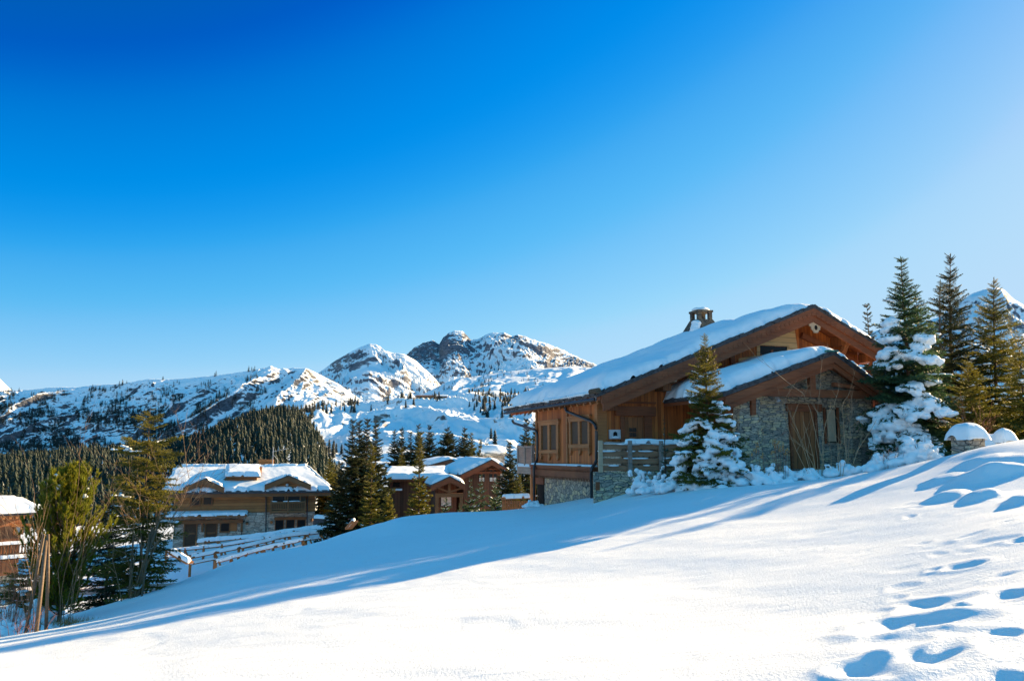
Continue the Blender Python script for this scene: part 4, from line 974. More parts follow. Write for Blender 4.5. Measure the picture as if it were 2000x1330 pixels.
# ------------------------------------------------------------ smaller chalets in the middle distance
def c6(x, y): return 640 + x / 4.762, 780 + y / 4.762
def gable_house(label, Lp, Ap, Rp, Y, ang, depth, zbase, inset=.6, ov=.9, T=.34, seed=0, wallm=None, bt=.5, group=None):
    px, py = c6(*Ap); p = at(px, py, Y)
    f = Frame(p[0], Y, ang, zbase); f.root('chalet', label, 'house', group)
    a = f.onv(*c6(*Lp), 0); b = f.onv(*c6(*Rp), 0); prof = [a, (0.0, p[2]), b]
    f.prof = prof
    zi = lambda u: np.interp(u, [a[0], 0, b[0]], [a[1], p[2], b[1]]) - .18
    f.zi = zi; f.ov = ov
    ul, ur_ = a[0] + inset, b[0] - inset
    f.part('wall', MB().ext([(ul, ov, zbase - 1), (ur_, ov, zbase - 1), (ur_, ov, zi(ur_)), (0, ov, zi(0)), (ul, ov, zi(ul))], (0, depth - ov - .5, 0)), wallm or M_RED)
    ro = f.part('roof', slope_slabs(prof, .02, depth, 0, .16), M_SLATE)
    for q0, q1 in ((prof[0], prof[1]), (prof[1], prof[2])):
        f.part('bargeboard', MB().ext([(q0[0], 0, q0[1] - .08), (q1[0], 0, q1[1] - .08), (q1[0], 0, q1[1] - bt), (q0[0], 0, q0[1] - bt)], (0, .1, 0)), M_BEAM)
    f.part('roof_snow', roof_snow(prof, .12, depth, T, .32, .16, seed, .13, rough=.25, soften=.6), M_SNOWFAR, ro, True)
    return f
def gbx(f, x0, y0, x1, y1, d0, d1):
    ua, zt = f.onv(*c6(x0, y0), d0); ub, zb_ = f.onv(*c6(x1, y1), d0); return MB().box(min(ua, ub), max(ua, ub), d0, d1, min(zt, zb_), max(zt, zb_))
fC = gable_house('red-brown valley chalet with two gable windows and a stone chimney behind', (1235, 700), (1530, 556), (1700, 660), 70, R(22), 9, -7.5, seed=51)
for (x0_, x1_, y0_, y1_) in ((1408, 1462, 662, 760), (1505, 1572, 655, 760)):
    o = fC.part('window', gbx(fC, x0_, y0_, x1_, y1_, .84, .895), M_GLASS)
    fC.part('frame', gbx(fC, x0_ - 9, y0_ - 14, x1_ + 9, y0_, .80, .894), M_BEAM, o); fC.part('frame', gbx(fC, (x0_ + x1_) / 2 - 3, y0_, (x0_ + x1_) / 2 + 3, y1_, .80, .839), M_BEAM, o)
    fC.part('curtain', gbx(fC, x0_ + 3, y1_ - 34, x1_ - 6, y1_, .825, .838), M_CURTAIN, o)
fC.part('gable_beam', gbx(fC, 1330, 672, 1640, 690, .70, .799), M_BEAM)
px, py = c6(1545, 470); pc = at(px, py, 78); lc = (np.dot(pc[:2] - fC.P, fC.U), np.dot(pc[:2] - fC.P, fC.V))
chm = fC.part('chimney', MB().box(lc[0] - .85, lc[0] + .85, lc[1] - .7, lc[1] + .7, -6, pc[2] - .55).box(lc[0] - 1.1, lc[0] + 1.1, lc[1] - .9, lc[1] + .9, pc[2] - .549, pc[2] - .3), M_STONEFAR)
cs_ = MB().blob((lc[0], lc[1], pc[2] - .1), (1.25, 1.0, .62), 3, .15, 3); fC.part('chimney_snow', cs_, M_SNOWFAR, chm, True)
fB = gable_house('dark brown valley chalet of which only the snowy gable shows', (935, 612), (1150, 552), (1292, 622), 76, R(14), 8, -8, seed=52)
fB.part('gable_beam', gbx(fB, 1010, 618, 1270, 634, .7, .85), M_BEAM); fB.part('window', gbx(fB, 1090, 640, 1200, 700, .84, .895), M_GLASS)
fD = gable_house('small wooden porch house with a trussed gable, in front of the other valley chalets', (958, 795), (1140, 712), (1282, 788), 63, R(12), 5, -8.2, inset=.5, ov=1.3, T=.26, seed=53)
tr_ = MB(); dT = .45
ua = fD.onv(*c6(1000, 880), dT)[0]; ub = fD.onv(*c6(1262, 880), dT)[0]; zt_ = fD.onv(*c6(1140, 872), dT)[1]
fD.part('tie_beam', MB().box(ua, ub, dT, dT + .2, zt_ - .3, zt_), M_BROWNTRIM)
fD.part('king_post', MB().box(-.1, .1, dT, dT + .2, zt_ + .002, fD.zi(0) - .02), M_BROWNTRIM)
for s_ in (-1, 1): fD.part('strut', MB().beam((s_ * .12, dT + .1, zt_ + .12), (s_ * 1.15, dT + .1, fD.zi(s_ * 1.15) - .12), .13, .13, (0, 1, 0)), M_BROWNTRIM)
for u in (ua + .15, ub - .15): fD.part('post', MB().box(u - .13, u + .13, dT, dT + .22, -9, zt_ - .302), M_BROWNTRIM)
o = fD.part('window', gbx(fD, 1050, 905, 1150, 990, 1.24, 1.295), M_GLASS); fD.part('curtain', gbx(fD, 1055, 908, 1098, 988, 1.215, 1.238), M_CURTAIN, o); fD.part('curtain', gbx(fD, 1106, 908, 1148, 988, 1.215, 1.238), M_CURTAIN, o)
# long low roof on the left of the group
pA = at(*c6(640, 735), 68); fA = Frame(pA[0], 68, R(4), -8.6); fA.root('chalet', 'long low brown chalet with a flat snowy roof, leftmost of the chalets in the valley', 'house')
a = fA.onv(*c6(515, 735), 0); b = fA.onv(*c6(790, 745), 0); zt_ = fA.onv(*c6(700, 655), 5.5)[1]
fA.part('wall', MB().box(a[0] + .5, b[0] + 2.5, .7, 6, -9.5, a[1] - .05), M_RED)
ro = fA.part('roof', MB().ext([(a[0], 0, a[1] - .2), (b[0] + 3, 0, a[1] - .2), (b[0] + 3, 0, a[1]), (a[0], 0, a[1])], (0, 5.5, zt_ - a[1])), M_BEAM)
fA.part('roof_snow', sheet_quad((a[0] - .05, -.05, a[1]), (b[0] + 3, -.05, a[1]), (b[0] + 3, 5.5, zt_), (a[0] - .05, 5.5, zt_), .42, .35, .12, 54, .12), M_SNOWFAR, ro, True)
fA.part('ledge_snow', gbx(fA, 590, 830, 690, 846, .3, .69), M_SNOWFAR); fA.part('window', gbx(fA, 610, 770, 670, 812, .64, .695), M_GLASS)

# ------------------------------------------------------------ barn at the left edge
def c7(x, y): return x / 8.317, 960 + y / 8.317
pB = at(*c7(640, 330), 50); BN = Frame(pB[0], 50, R(43), -10.5); BN.root('barn', 'orange-red plank chalet with a broad snowy roof and a slatted balcony, at the left edge', 'house')
W_ = -9.0
e0 = BN.onv(*c7(330, 345), -.6); 
zE = e0[1]; zR_ = BN.onv(*c7(300, 150), 6.5)[1]
BN.part('wall', MB().box(W_, -.9, 0, 8, -7.2, zE + .1), M_BARN)
BN.part('stone_base', MB().box(W_, -.92, .02, 7.9, -11, -7.202), M_STONE3)
ro = BN.part('roof', MB().ext([(W_ - 2, -.7, zE - .12), (0, -.7, zE - .12), (0, -.7, zE + .05), (W_ - 2, -.7, zE + .05)], (0, 7.2, zR_ - zE)), M_SLATE)
BN.part('roof_snow', sheet_quad((W_ - 2, -.75, zE + .05), (0.05, -.75, zE + .05), (.05, 6.5, zR_), (W_ - 2, 6.5, zR_), .42, .3, .08, 61, .12), M_SNOWFAR, ro, True)
rf = MB().box(W_ - 2, 0, -.62, -.55, zE - .20, zE - .125)
for i in range(32): u = W_ - 1.9 + i * .34; rf.box(u, u + .14, -.66, -.545, zE - .34, zE - .13)
BN.part('rafter_ends', rf, M_TRIM); BN.part('beam_end', MB().box(-4.0, -3.6, -.5, -.02, zE - .65, zE - .35), M_CUT)
u0, z0 = BN.onv(*c7(240, 570), -.04); u1, z1 = BN.onv(*c7(470, 665), -.04)
o = BN.part('window', MB().box(u0, u1, -.04, -.002, z1, z0), M_CURTAIN)
for k in (0, .46, .54, 1): uu = u0 + (u1 - u0) * k; BN.part('frame', MB().box(uu - .06, uu + .06, -.09, -.041, z1 - .08, z0 + .002), M_TRIM, o)
BN.part('window_head', MB().box(u0 - .2, u1 + .2, -.14, -.042, z0 + .003, z0 + .16), M_TRIM, o)
zt_ = BN.onv(*c7(200, 840), -1.3)[1]; zb_ = BN.onv(*c7(300, 1040), -1.3)[1]
bal = BN.part('balcony', MB().box(W_, .9, -1.3, -.003, zb_ - .2, zb_), M_SHUT)
BN.part('top_rail', MB().box(W_, -.3, -1.32, -1.2, zt_ - .12, zt_), M_BROWNTRIM, bal)
sl_ = MB().box(W_, .8, -1.28, -1.24, zb_ + .12, zb_ + .18)
for i in range(60): u = W_ + .08 + i * .16; sl_.box(u, u + .07, -1.29, -1.23, zb_ + .002, zt_ - .121)
BN.part('balusters', sl_, M_SHUT, bal)
BN.part('rail_snow', sheet_quad((W_, -1.36, zt_), (-.3, -1.36, zt_), (-.3, -1.16, zt_), (W_, -1.16, zt_), .12, .09, .04, 62, .06), M_SNOWFAR, bal, True)
BN.part('deck_snow', sheet_quad((W_, -1.5, zb_ - .05), (.9, -1.5, zb_ - .05), (.9, -1.29, zb_ - .05), (W_, -1.29, zb_ - .05), .16, .1, .05, 63, .06), M_SNOWFAR, bal, True)

# ------------------------------------------------------------ tiny buildings and a lift pylon on the plateau
def hut(px, py, D, w, h, d, label, roofm=M_SNOWFAR):
    x_, _ = ray(px, py); q_, t_, V_, _ = RANGES['ravine_slope']; j = int(np.argmin(abs(q_ - px))); p = V_[int(np.sum(t_ <= 1.0)) - 8, j]; t = thing('mountain_hut', label, 'hut', p)
    MB().box(-w / 2, w / 2, 0, d, -3, h).build('wall', M_BROWN, t)
    MB().ext([(-w / 2 - 1, -1.0, h + .01), (w / 2 + 1, -1.0, h + .01), (w / 2 + 1, -1.0, h + 1.0), (-w / 2 - 1, -1.0, h + 1.0)], (0, d + 1, 2.0)).build('snowy_roof', roofm, t)
    n = max(3, int(w / 5))
    for i in range(n): x = -w / 2 + w * (i + .5) / n; MB().box(x - 1, x + 1, -.15, -.01, h * .35, h * .75).build('window', M_GLASS, t)
hut(831, 768, 1120, 30, 3, 10, 'long low mountain restaurant on the plateau edge below the rocky peak', M_BROWNTRIM)
hut(862, 772, 1100, 18, 3, 8, 'snow-roofed hut just right of the long mountain restaurant')
hut(940, 770, 1150, 12, 3, 9, 'small snow-roofed hut by the dark pines of the plateau')
hut(691, 790, 1000, 12, 3.5, 8, 'snow-roofed hut among the pines above the ravine, right of the lift pylon')
hut(646, 796, 1000, 12, 3.5, 8, 'snow-roofed hut among the pines above the ravine, left of the lift pylon')
p = at(666, 792, 1050); t = thing('lift_pylon', 'thin grey ski-lift pylon standing among the far pines', 'pylon', p)
MB().tube([(0, 0, -6), (0, 0, 17)], [.8, .6], 8).build('mast', M_ZINC, t); MB().box(-4, 4, -.5, .5, 16, 17.2).build('crossarm', M_ZINC, t)
# ------------------------------------------------------------ conifers
def needles(r, p0, p1, n, l, w, lean=0.75, flat=0.0):
    """n thin needle triangles round a twig"""
    p0 = np.asarray(p0, float); p1 = np.asarray(p1, float); d = p1 - p0; L = np.linalg.norm(d); d = d / (L + 1e-9)
    a = np.cross(d, [0, 0, 1.0]); a /= np.linalg.norm(a) + 1e-9; b = np.cross(a, d)
    t = r.uniform(0, 1.0, n); ph = r.uniform(0, 2 * np.pi, n)
    o = np.cos(ph)[:, None] * a + (np.sin(ph) * (1 - flat))[:, None] * b
    q = p0 + d * (t * L)[:, None]
    dirn = o * (1 - lean * .5) + d * lean; dirn /= np.linalg.norm(dirn, axis=1)[:, None]
    sd = np.cross(dirn, d); sd /= np.linalg.norm(sd, axis=1)[:, None] + 1e-9
    ll = l * r.uniform(.7, 1.2, n)[:, None]
    return np.stack([q - sd * w, q + sd * w, q + dirn * ll], 1)

def frond(seed, nside=11, dens=60, l=.07, w=.011, side=.42, ang=55):
    r = np.random.default_rng(seed); T = [needles(r, (0.1, 0, 0), (1, 0, 0), int(dens * .8), l, w)]
    for s in np.linspace(.10, .95, nside):
        for sg in (-1, 1):
            L = side * (1 - s) ** .75 + .07; L *= r.uniform(.75, 1.15); a = R(ang + r.uniform(-10, 10))
            p0 = np.array([s, 0, 0]); p1 = p0 + L * np.array([math.cos(a), sg * math.sin(a), r.uniform(-.25, .12)])
            T.append(needles(r, p0, p1, max(3, int(dens * L * 1.3)), l, w))
    return np.concatenate(T)
FR_HI = [frond(100 + i) for i in range(4)]
FR_SOFT = [frond(120 + i, 10, 60, .085, .014) for i in range(4)]
FR_MID = [frond(140 + i, 7, 34, .15, .032) for i in range(4)]
FR_LOW = [frond(160 + i, 4, 9, .26, .06) for i in range(4)]

def tri_mesh(mb, tris):
    V = tris.reshape(-1, 3); mb.add(V, np.arange(len(V)).reshape(-1, 3))

def place_frond(F_, base, azm, pitch, L, wid, bend, roll):
    V = F_.copy().reshape(-1, 3)
    V[:, 1] *= wid; V[:, 2] += bend * V[:, 0] ** 2
    cr, sr = math.cos(roll), math.sin(roll); y = V[:, 1] * cr - V[:, 2] * sr; z = V[:, 1] * sr + V[:, 2] * cr
    cp, sp = math.cos(pitch), math.sin(pitch); x = V[:, 0] * cp - z * sp; z = V[:, 0] * sp + z * cp
    ca, sa = math.cos(azm), math.sin(azm)
    return (np.stack([x * ca - y * sa, x * sa + y * ca, z], -1) * L + base).reshape(-1, 3, 3)
def on_branch(s, base, azm, pitch, L, bend, lat=0.0):
    x = s; z = bend * s * s; cp, sp = math.cos(pitch), math.sin(pitch); xx = x * cp - z * sp; zz = x * sp + z * cp
    ca, sa = math.cos(azm), math.sin(azm)
    return np.array([xx * ca - lat * sa, xx * sa + lat * ca, zz]) * L + base

def conifer(name, label, base, H_, Rb, m, lod='hi', seed=0, snow=0.0, pad=1.0, gap=.0, expo=.85, h0=.06, nb=6, spacing=None, p_low=-18, p_top=38, lean=(0, 0), bend=.10, group=None, loaded=None, cones=0, wid=.9, remesh=0.0, leader=.06, cat='tree', profile=None, trunkr=None, snowm=None, dropside=None):
    r = np.random.default_rng(seed)
    FR = {'hi': FR_HI, 'soft': FR_SOFT, 'mid': FR_MID, 'low': FR_LOW}[lod]
    t = thing(name, label, cat, base, 0, group)
    tr = MB(); k = 8; hh = np.linspace(-.03, 1, k)
    tr_r = trunkr or H_ * .014
    ax = lambda h: np.array([lean[0] * h * h, lean[1] * h * h, h]) * H_
    tr.tube([ax(h) for h in hh], [tr_r * (1 - .93 * max(h, 0)) for h in hh], 7); 
    cr = MB(); sn = MB(); cn = []; nsn = 0
    h = h0; sp_ = spacing or .035; tris = []
    while h < .985:
        f = profile(h) if profile else (1 - h) ** expo
        n = nb if h < .8 else max(3, nb - 2); a0 = r.uniform(0, 6.28)
        for i in range(n):
            if r.uniform() < gap: continue
            az_ = a0 + 6.283 * i / n + r.uniform(-.3, .3); L = max(.035 * H_, Rb * f * r.uniform(.72, 1.12))
            if dropside and dropside(h, az_): continue
            pt = R(p_low + (p_top - p_low) * h ** 1.2 + r.uniform(-9, 9)); b = ax(h + r.uniform(-.4, .4) * sp_)
            bd = bend * (1 - h) + r.uniform(-.05, .05); ro = r.uniform(-.35, .35)
            ld = loaded(h, az_) if loaded else 0
            if ld > 0: pt -= R(16 * ld); bd -= .14 * ld
            tris.append(place_frond(FR[r.integers(4)], b, az_, pt, L, wid, bd, ro))
            if lod in ('hi', 'soft', 'mid') and L > .25: tr.tube([on_branch(s, b, az_, pt, L, bd) for s in (0, .45, .92)], [tr_r * .22 * (1 - h * .6), tr_r * .14, tr_r * .05], 4, False)
            amt = max(snow if r.uniform() < snow * 1.6 else 0, ld)
            if amt > 0 and L > .12:
                if ld >= .5:          # a pad of snow along the whole bough, with fingers over the side twigs
                    s0_ = r.uniform(.30, .62)
                    for s in np.linspace(s0_, r.uniform(.88, 1.02), 7):
                        for lt in (-.24, -.08, .08, .24):
                            if r.uniform() < .22: continue
                            lt2 = lt * (1.25 - .8 * s) * r.uniform(.8, 1.3); rad = min(.16, L * r.uniform(.075, .115) * pad)
                            c = on_branch(s + r.normal(0, .03), b, az_, pt, L, bd, lt2) + np.array([0, 0, rad * r.uniform(-.5, .45) - abs(lt2) * L * .42 - .10 * L * s ** 3])
                            sn.blob(c, (rad * 1.2, rad * 1.2, rad * r.uniform(.6, 1.0)), 1, .35, int(r.integers(999))); nsn += 1
                else:
                    for q in range(5 if lod in ('hi', 'soft') else 3):
                        s = .5 + .45 * q / 4 + r.normal(0, .04); lt = r.normal(0, .07); rad = min(.12 if lod in ('hi', 'soft') else .30, L * .085 * r.uniform(.6, 1.2) * pad)
                        c = on_branch(s, b, az_, pt, L, bd, lt) + np.array([0, 0, rad * .3])
                        sn.blob(c, (rad * 1.3, rad * 1.3, rad * .5), 1, .25, int(r.integers(999))); nsn += 1
            if cones and .62 < h < .9 and r.uniform() < cones:
                c = on_branch(r.uniform(.6, .95), b, az_, pt, L, bd); cn.append(c - np.array([0, 0, .05]))
        h += sp_ * r.uniform(.8, 1.2) * (1 if h < .75 else .8)
    # leader shoot
    tris.append(needles(r, ax(1 - leader), ax(1.0), 40 if lod != 'low' else 8, H_ * .012, H_ * .0022, 1.2))
    tri_mesh(cr, np.concatenate(tris))
    tr.build('trunk', M_BARK, t, True); cr.build('crown', m, t)
    if nsn:
        o = sn.build('snow_load', snowm or M_SNOW, t, True); o['kind'] = 'stuff'
        if remesh:
            md_ = o.modifiers.new('merge', 'REMESH'); md_.mode = 'VOXEL'; md_.voxel_size = remesh; md_.use_smooth_shade = True
    for c in cn: MB().blob(c, (.024, .024, .07), 1).build('cone', M_TWIG, t, True)
    return t

def cone_at(px_top, py_top, Y, px_base=None):
    """foot on the snow under the tree top, and the height between them"""
    x, dz = ray(px_top, py_top); xb = x if px_base is None else ray(px_base, 900)[0]
    zb = float(G(xb * Y, Y)); return np.array([xb * Y, Y, zb - .05]), dz * Y - zb, (x - xb) * Y

# --- right-hand group beside the stone gate
b_, h_, d_ = cone_at(1759, 500, 27.2, 1786)
def pick(h, a, k=3): return int(h * 97 + (a % 6.283) * 13.7) % k == 0
conifer('fir_tree', 'tall blue-green fir with thick snow pads down its left side, beside the stone-fronted annexe', b_, h_, 1.55, M_FIR, 'soft', 5, .05, 1.4, .03, .62, .03, 8, .034, -14, 30,
        lean=(d_ / h_, 0), bend=.06, remesh=.03, profile=lambda h: np.interp(h, [0, .2, .42, .6, .8, .92, 1], [.95, 1, .92, .66, .36, .16, .02]), wid=1.1,
        loaded=lambda h, a: (1.0 if (math.cos(a - R(218)) > .22 and .03 < h < .70 and pn(h * 5.5 + 3.3, (a % 6.283) * 1.6, 6) > .02) else (.6 if (h < .5 and math.sin(a) < .2 and pick(h, a, 7)) else 0)))
b_, h_, d_ = cone_at(1856, 494, 32.5, 1868)
conifer('spruce_tree', 'tallest dark spruce with open pointed top, behind the stone gate pillars', b_, h_, 2.2, M_SPRUCEDK, 'hi', 6, .08, .8, .04, .75, .05, 8, .034, -12, 40, lean=(d_ / h_, 0), remesh=.035, group=None)
b_, h_, d_ = cone_at(1836, 545, 31.5, 1846)
conifer('spruce_tree', 'slim spruce half hidden between the snow-loaded fir and the taller dark spruce', b_, h_, 1.1, M_SPRUCE, 'hi', 16, .08, .8, .1, .9, .05, 5, .04, -12, 40, lean=(d_ / h_, 0), remesh=.035)
b_, h_, d_ = cone_at(1941, 540, 32.0, 1955)
conifer('spruce_tree', 'brown-green spruce standing before the distant peak, right of the taller spruce', b_, h_, 2.2, M_SPRUCE, 'hi', 7, .12, .8, .05, .75, .05, 8, .035, -14, 36, lean=(d_ / h_, 0), remesh=.035)
b_, h_, d_ = cone_at(1998, 640, 26, 2010)
conifer('spruce_tree', 'spruce cut off by the right edge of the view, with snow on its lower boughs', b_, h_, 1.5, M_SPRUCE, 'hi', 8, .14, .9, .05, .75, .05, 6, .04, -16, 30, remesh=.035)
b_, h_, d_ = cone_at(1905, 690, 26.5, 1905)
conifer('spruce_tree', 'short golden-green spruce in front of the taller spruces behind the gate pillars', b_, h_, 1.4, M_SPRUCE, 'hi', 9, .14, .8, .05, .75, .04, 7, .05, -12, 36, remesh=.035)
b_, h_, d_ = cone_at(1693, 596, 46)
conifer('spruce_tree', 'spruce tip showing above the right slope of the large chalet roof', b_, h_, 1.7, M_SPRUCEDK, 'mid', 10, .1, 1, .05, .85, .1, 6, .04)
# --- spruce in front of the large chalet
b_, h_, d_ = cone_at(1376, 650, 25.2, 1384)
conifer('spruce_tree', 'small spruce with golden cone-bearing top and snowy lower boughs, before the large chalet', b_, h_, 1.62, M_SPRUCE, 'hi', 21, .10, 1.0, .03, .62, .02, 8, .034, -16, 42, lean=(d_ / h_, 0), remesh=.03, cones=.6,
        profile=lambda h: np.interp(h, [0, .12, .3, .42, .52, .66, .85, 1], [.95, 1.0, .82, .56, .42, .40, .22, .02]),
        loaded=lambda h, a: (1.0 if (h < .50 and math.sin(a) < .5 and pn(h * 6 + 1.1, (a % 6.283) * 1.7, 9) > .08) else (.5 if .45 < h < .6 and pick(h, a, 3) else 0)))
b_, h_, d_ = cone_at(1297, 810, 26.5, 1299)
conifer('fir_sapling', 'thin young conifer shoot beside the board fence', b_, h_, .42, M_FIR, 'hi', 22, .15, .8, .1, .9, .05, 4, .09, 5, 50, cat='sapling')
b_, h_, d_ = cone_at(1810, 556, 28.9, 1812)
conifer('fir_tree', 'second dark fir crowded against the right side of the snow-loaded fir', b_, h_, 1.5, M_FIR, 'soft', 84, .10, .9, .03, .7, .03, 7, .04, -14, 30, remesh=.035)
# --- left group
b_, h_, d_ = cone_at(294, 788, 22.0, 287)
conifer('fir_tree', 'slender fir with a bare gap below its tufted top, behind a bundle of grey stakes', b_, h_, 1.35, M_SPRUCE, 'hi', 31, .09, .9, .18, .5, .03, 7, .040, -6, 16, bend=.02, remesh=.035, trunkr=.045,
        profile=lambda h: (.55 if h < .25 else .62) * (1.45 - .55 * h) * (0.35 if .80 < h < .845 else 1) * (1 if h < .78 else .62) * (1 if h < .93 else max(.12, (1 - h) * 9)), leader=.1)
b_, h_, d_ = cone_at(222, 940, 25.0)
conifer('fir_tree', 'low dark fir with patches of snow, between the pine and the slender fir', b_, h_, 1.25, M_SPRUCEDK, 'hi', 32, .2, 1.0, .03, .6, .02, 8, .042, -12, 20, remesh=.035)
b_, h_, d_ = cone_at(60, 1080, 22.5)
conifer('fir_tree', 'low snow-covered fir among red twigs at the left edge', b_, h_, 1.2, M_SPRUCE, 'hi', 33, .3, 1.0, .03, .5, .02, 8, .07, -12, 15, remesh=.035)

# --- pine with upright brushes
def pine(label, base, H_, Rb, seed):
    r = np.random.default_rng(seed); t = thing('pine_tree', label, 'tree', base)
    tr = MB(); tr.tube([np.array([.03 * math.sin(h * 5), .02 * math.cos(h * 4), h * H_]) for h in np.linspace(-.05, .96, 8)], np.linspace(.05, .012, 8), 7)
    tris = []; sn = MB(); ns = 0
    for h in np.arange(.06, .97, .024):
        prof = math.sin(math.pi * min(1, (h + .22) / 1.22)) ** .8 * (1 if h > .25 else .6 + 1.6 * h)
        for i in range(8):
            a = r.uniform(0, 6.283); L = Rb * prof * r.uniform(.35, 1.1) * (1.0 if math.cos(a) > -.2 else .82); b = np.array([0, 0, h * H_ * .9])
            pts = []
            p = b.copy(); el = R(r.uniform(5, 30) + 25 * h)
            for s in range(5):
                d = np.array([math.cos(a) * math.cos(el), math.sin(a) * math.cos(el), math.sin(el)]); p = p + d * L / 5; pts.append(p.copy()); el = min(R(80), el + R(11))
            tr.tube([b] + pts, np.linspace(.014, .006, 6), 4, False)
            for s in (1, 2, 3, 4):
                for kk in range(2 if s > 1 else 1):
                    dd = pts[s] - pts[s - 1]; dd /= np.linalg.norm(dd); dd = dd * .8 + r.normal(0, .38, 3) + np.array([0, 0, .55]); dd /= np.linalg.norm(dd)
                    q = pts[s] - dd * .04; tris.append(needles(r, q, q + dd * r.uniform(.12, .24), 54, .10, .0075, 1.0))
            if r.uniform() < .035 and .15 < h < .85:
                for _ in range(4): c = pts[int(r.integers(2, 5))] + r.normal(0, .06, 3); sn.blob(c + np.array([0, 0, .04]), (.07, .07, .04), 2, .3, int(r.integers(99))); ns += 1
    cr = MB(); tri_mesh(cr, np.concatenate(tris))
    tr.build('trunk', M_BARK, t, True); cr.build('crown', M_PINE, t)
    if ns:
        o = sn.build('snow_load', M_SNOW, t, True); o['kind'] = 'stuff'; md_ = o.modifiers.new('merge', 'REMESH'); md_.mode = 'VOXEL'; md_.voxel_size = .03; md_.use_smooth_shade = True
    return t
b_, h_, d_ = cone_at(130, 888, 18.5, 138)
pine('bushy golden-green pine with upright needle brushes, left of the slender fir', b_, h_, 1.45, 41)

# --- trees of the middle distance
VG = 'conifers round the valley chalets'
mids = [  # crop-6 apex, distance, radius, material, snow, label
    ((235, 190), 62, 1.5, 0, .45, 'dark spruce, leftmost of the tall clump right of the left chalet'),
    ((300, 168), 64, 1.5, 0, .4, 'dark spruce, second from the left in the tall clump by the left chalet'),
    ((370, 160), 63, 1.5, 0, .4, 'dark spruce, third from the left in the tall clump by the left chalet'),
    ((452, 182), 61, 1.6, 0, .4, 'dark spruce with a broad right side, rightmost of the tall clump by the left chalet'),
    ((130, 560), 60, 1.5, 0, .45, 'lower dark spruce with snowy boughs, tucked against the end of the left chalet'),
    ((415, 400), 47, .85, 1, .3, 'golden-green spruce in front of the tall dark clump'),
    ((625, 285), 92, 1.7, 0, .2, 'dark spruce, leftmost in the row behind the long low chalet'),
    ((692, 250), 94, 1.8, 0, .2, 'dark spruce, second from the left in the row behind the valley chalets'),
    ((770, 290), 96, 1.7, 0, .2, 'shorter dark spruce, third from the left in the row behind the valley chalets'),
    ((848, 240), 93, 2.0, 0, .2, 'dark spruce rising directly behind the golden-green spruce in the valley'),
    ((950, 228), 95, 2.2, 0, .2, 'tall dark spruce with open sky-lit snow on both sides, above the hidden dark gable'),
    ((1115, 235), 98, 3.0, 0, .25, 'broadest dark spruce of the row, above the peak of the dark gable'),
    ((1275, 240), 97, 2.2, 0, .2, 'brown-green spruce above the left slope of the two-window chalet'),
    ((1337, 305), 98, 1.9, 1, .15, 'shorter brown spruce above the ridge of the two-window chalet'),
    ((1420, 360), 99, 1.6, 1, .15, 'small brown spruce left of the snow-capped stone chimney'),
    ((1480, 410), 99, 1.3, 1, .15, 'smallest brown spruce next to the snow-capped stone chimney'),
    ((690, 430), 80, 1.2, 1, .12, 'golden-brown spruce above the flat snowy roof of the long low chalet'),
    ((858, 300), 44, .88, 1, .6, 'golden-green spruce with snow clumps on its left, in front of the valley chalets'),
    ((565, 835), 38, .55, 1, .12, 'young bright green spruce at the edge of the snow slope'),
    ((1690, 390), 52, 1.35, 0, .5, 'dark snowy spruce just left of the big chalet balcony'),
    ((1850, 170), 60, 1.6, 0, .35, 'dark spruce seen under the eaves beside the big chalet balcony'),
    ((1930, 190), 62, 1.4, 0, .3, 'dark spruce half hidden behind the corner of the big chalet'),
    ((1780, 690), 48, .9, 1, .3, 'low golden-green spruce below the big chalet balcony'),
    ((20, 545), 84, 1.5, 1, .3, 'brown-green spruce behind the roof end of the left chalet'),
    ((60, 600), 82, 1.3, 1, .3, 'smaller brown-green spruce behind the roof end of the left chalet'),
]
for i, (c, Y_, rb, mi, sn_, lab) in enumerate(mids):
    b_, h_, d_ = cone_at(*c6(*c), Y_)
    kind = 'spruce_tree'
    conifer(kind, lab, b_, h_, rb * 1.4, (M_SPRUCEDK, M_SPRUCE)[mi], 'mid', 200 + i, sn_ * .45, .9, .04, .8 if Y_ > 40 else .6, .03, 8, .036 if Y_ < 70 else .042, -16, 36, group=VG, snowm=M_SNOWFAR)
# small snowy firs along the foot of the valley chalets
for i, (c, Y_, rb, lab) in enumerate([((1100, 885), 40, .8, 'little snow-dusted fir before the porch house window'), ((1330, 745), 42, 1.0, 'snow-dusted dark fir right of the porch house'), ((1425, 690), 44, .95, 'taller snow-dusted fir below the left window of the two-window chalet'),
                              ((1560, 735), 43, 1.15, 'snow-dusted fir below the right window of the two-window chalet'), ((1225, 960), 39, .5, 'tiny fir poking from the snow beside the porch house'), ((1800, 800), 44, .85, 'snow-buried low fir above the small balustrade')]):
    b_, h_, d_ = cone_at(*c6(*c), Y_)
    conifer('fir_tree', lab, b_, max(h_, 1.0), rb, M_FIR if i != 5 else M_SPRUCEDK, 'mid', 300 + i, .5, 1.0, .05, .7, .02, 6, .07, 5, 40, group=VG, snowm=M_SNOWFAR)

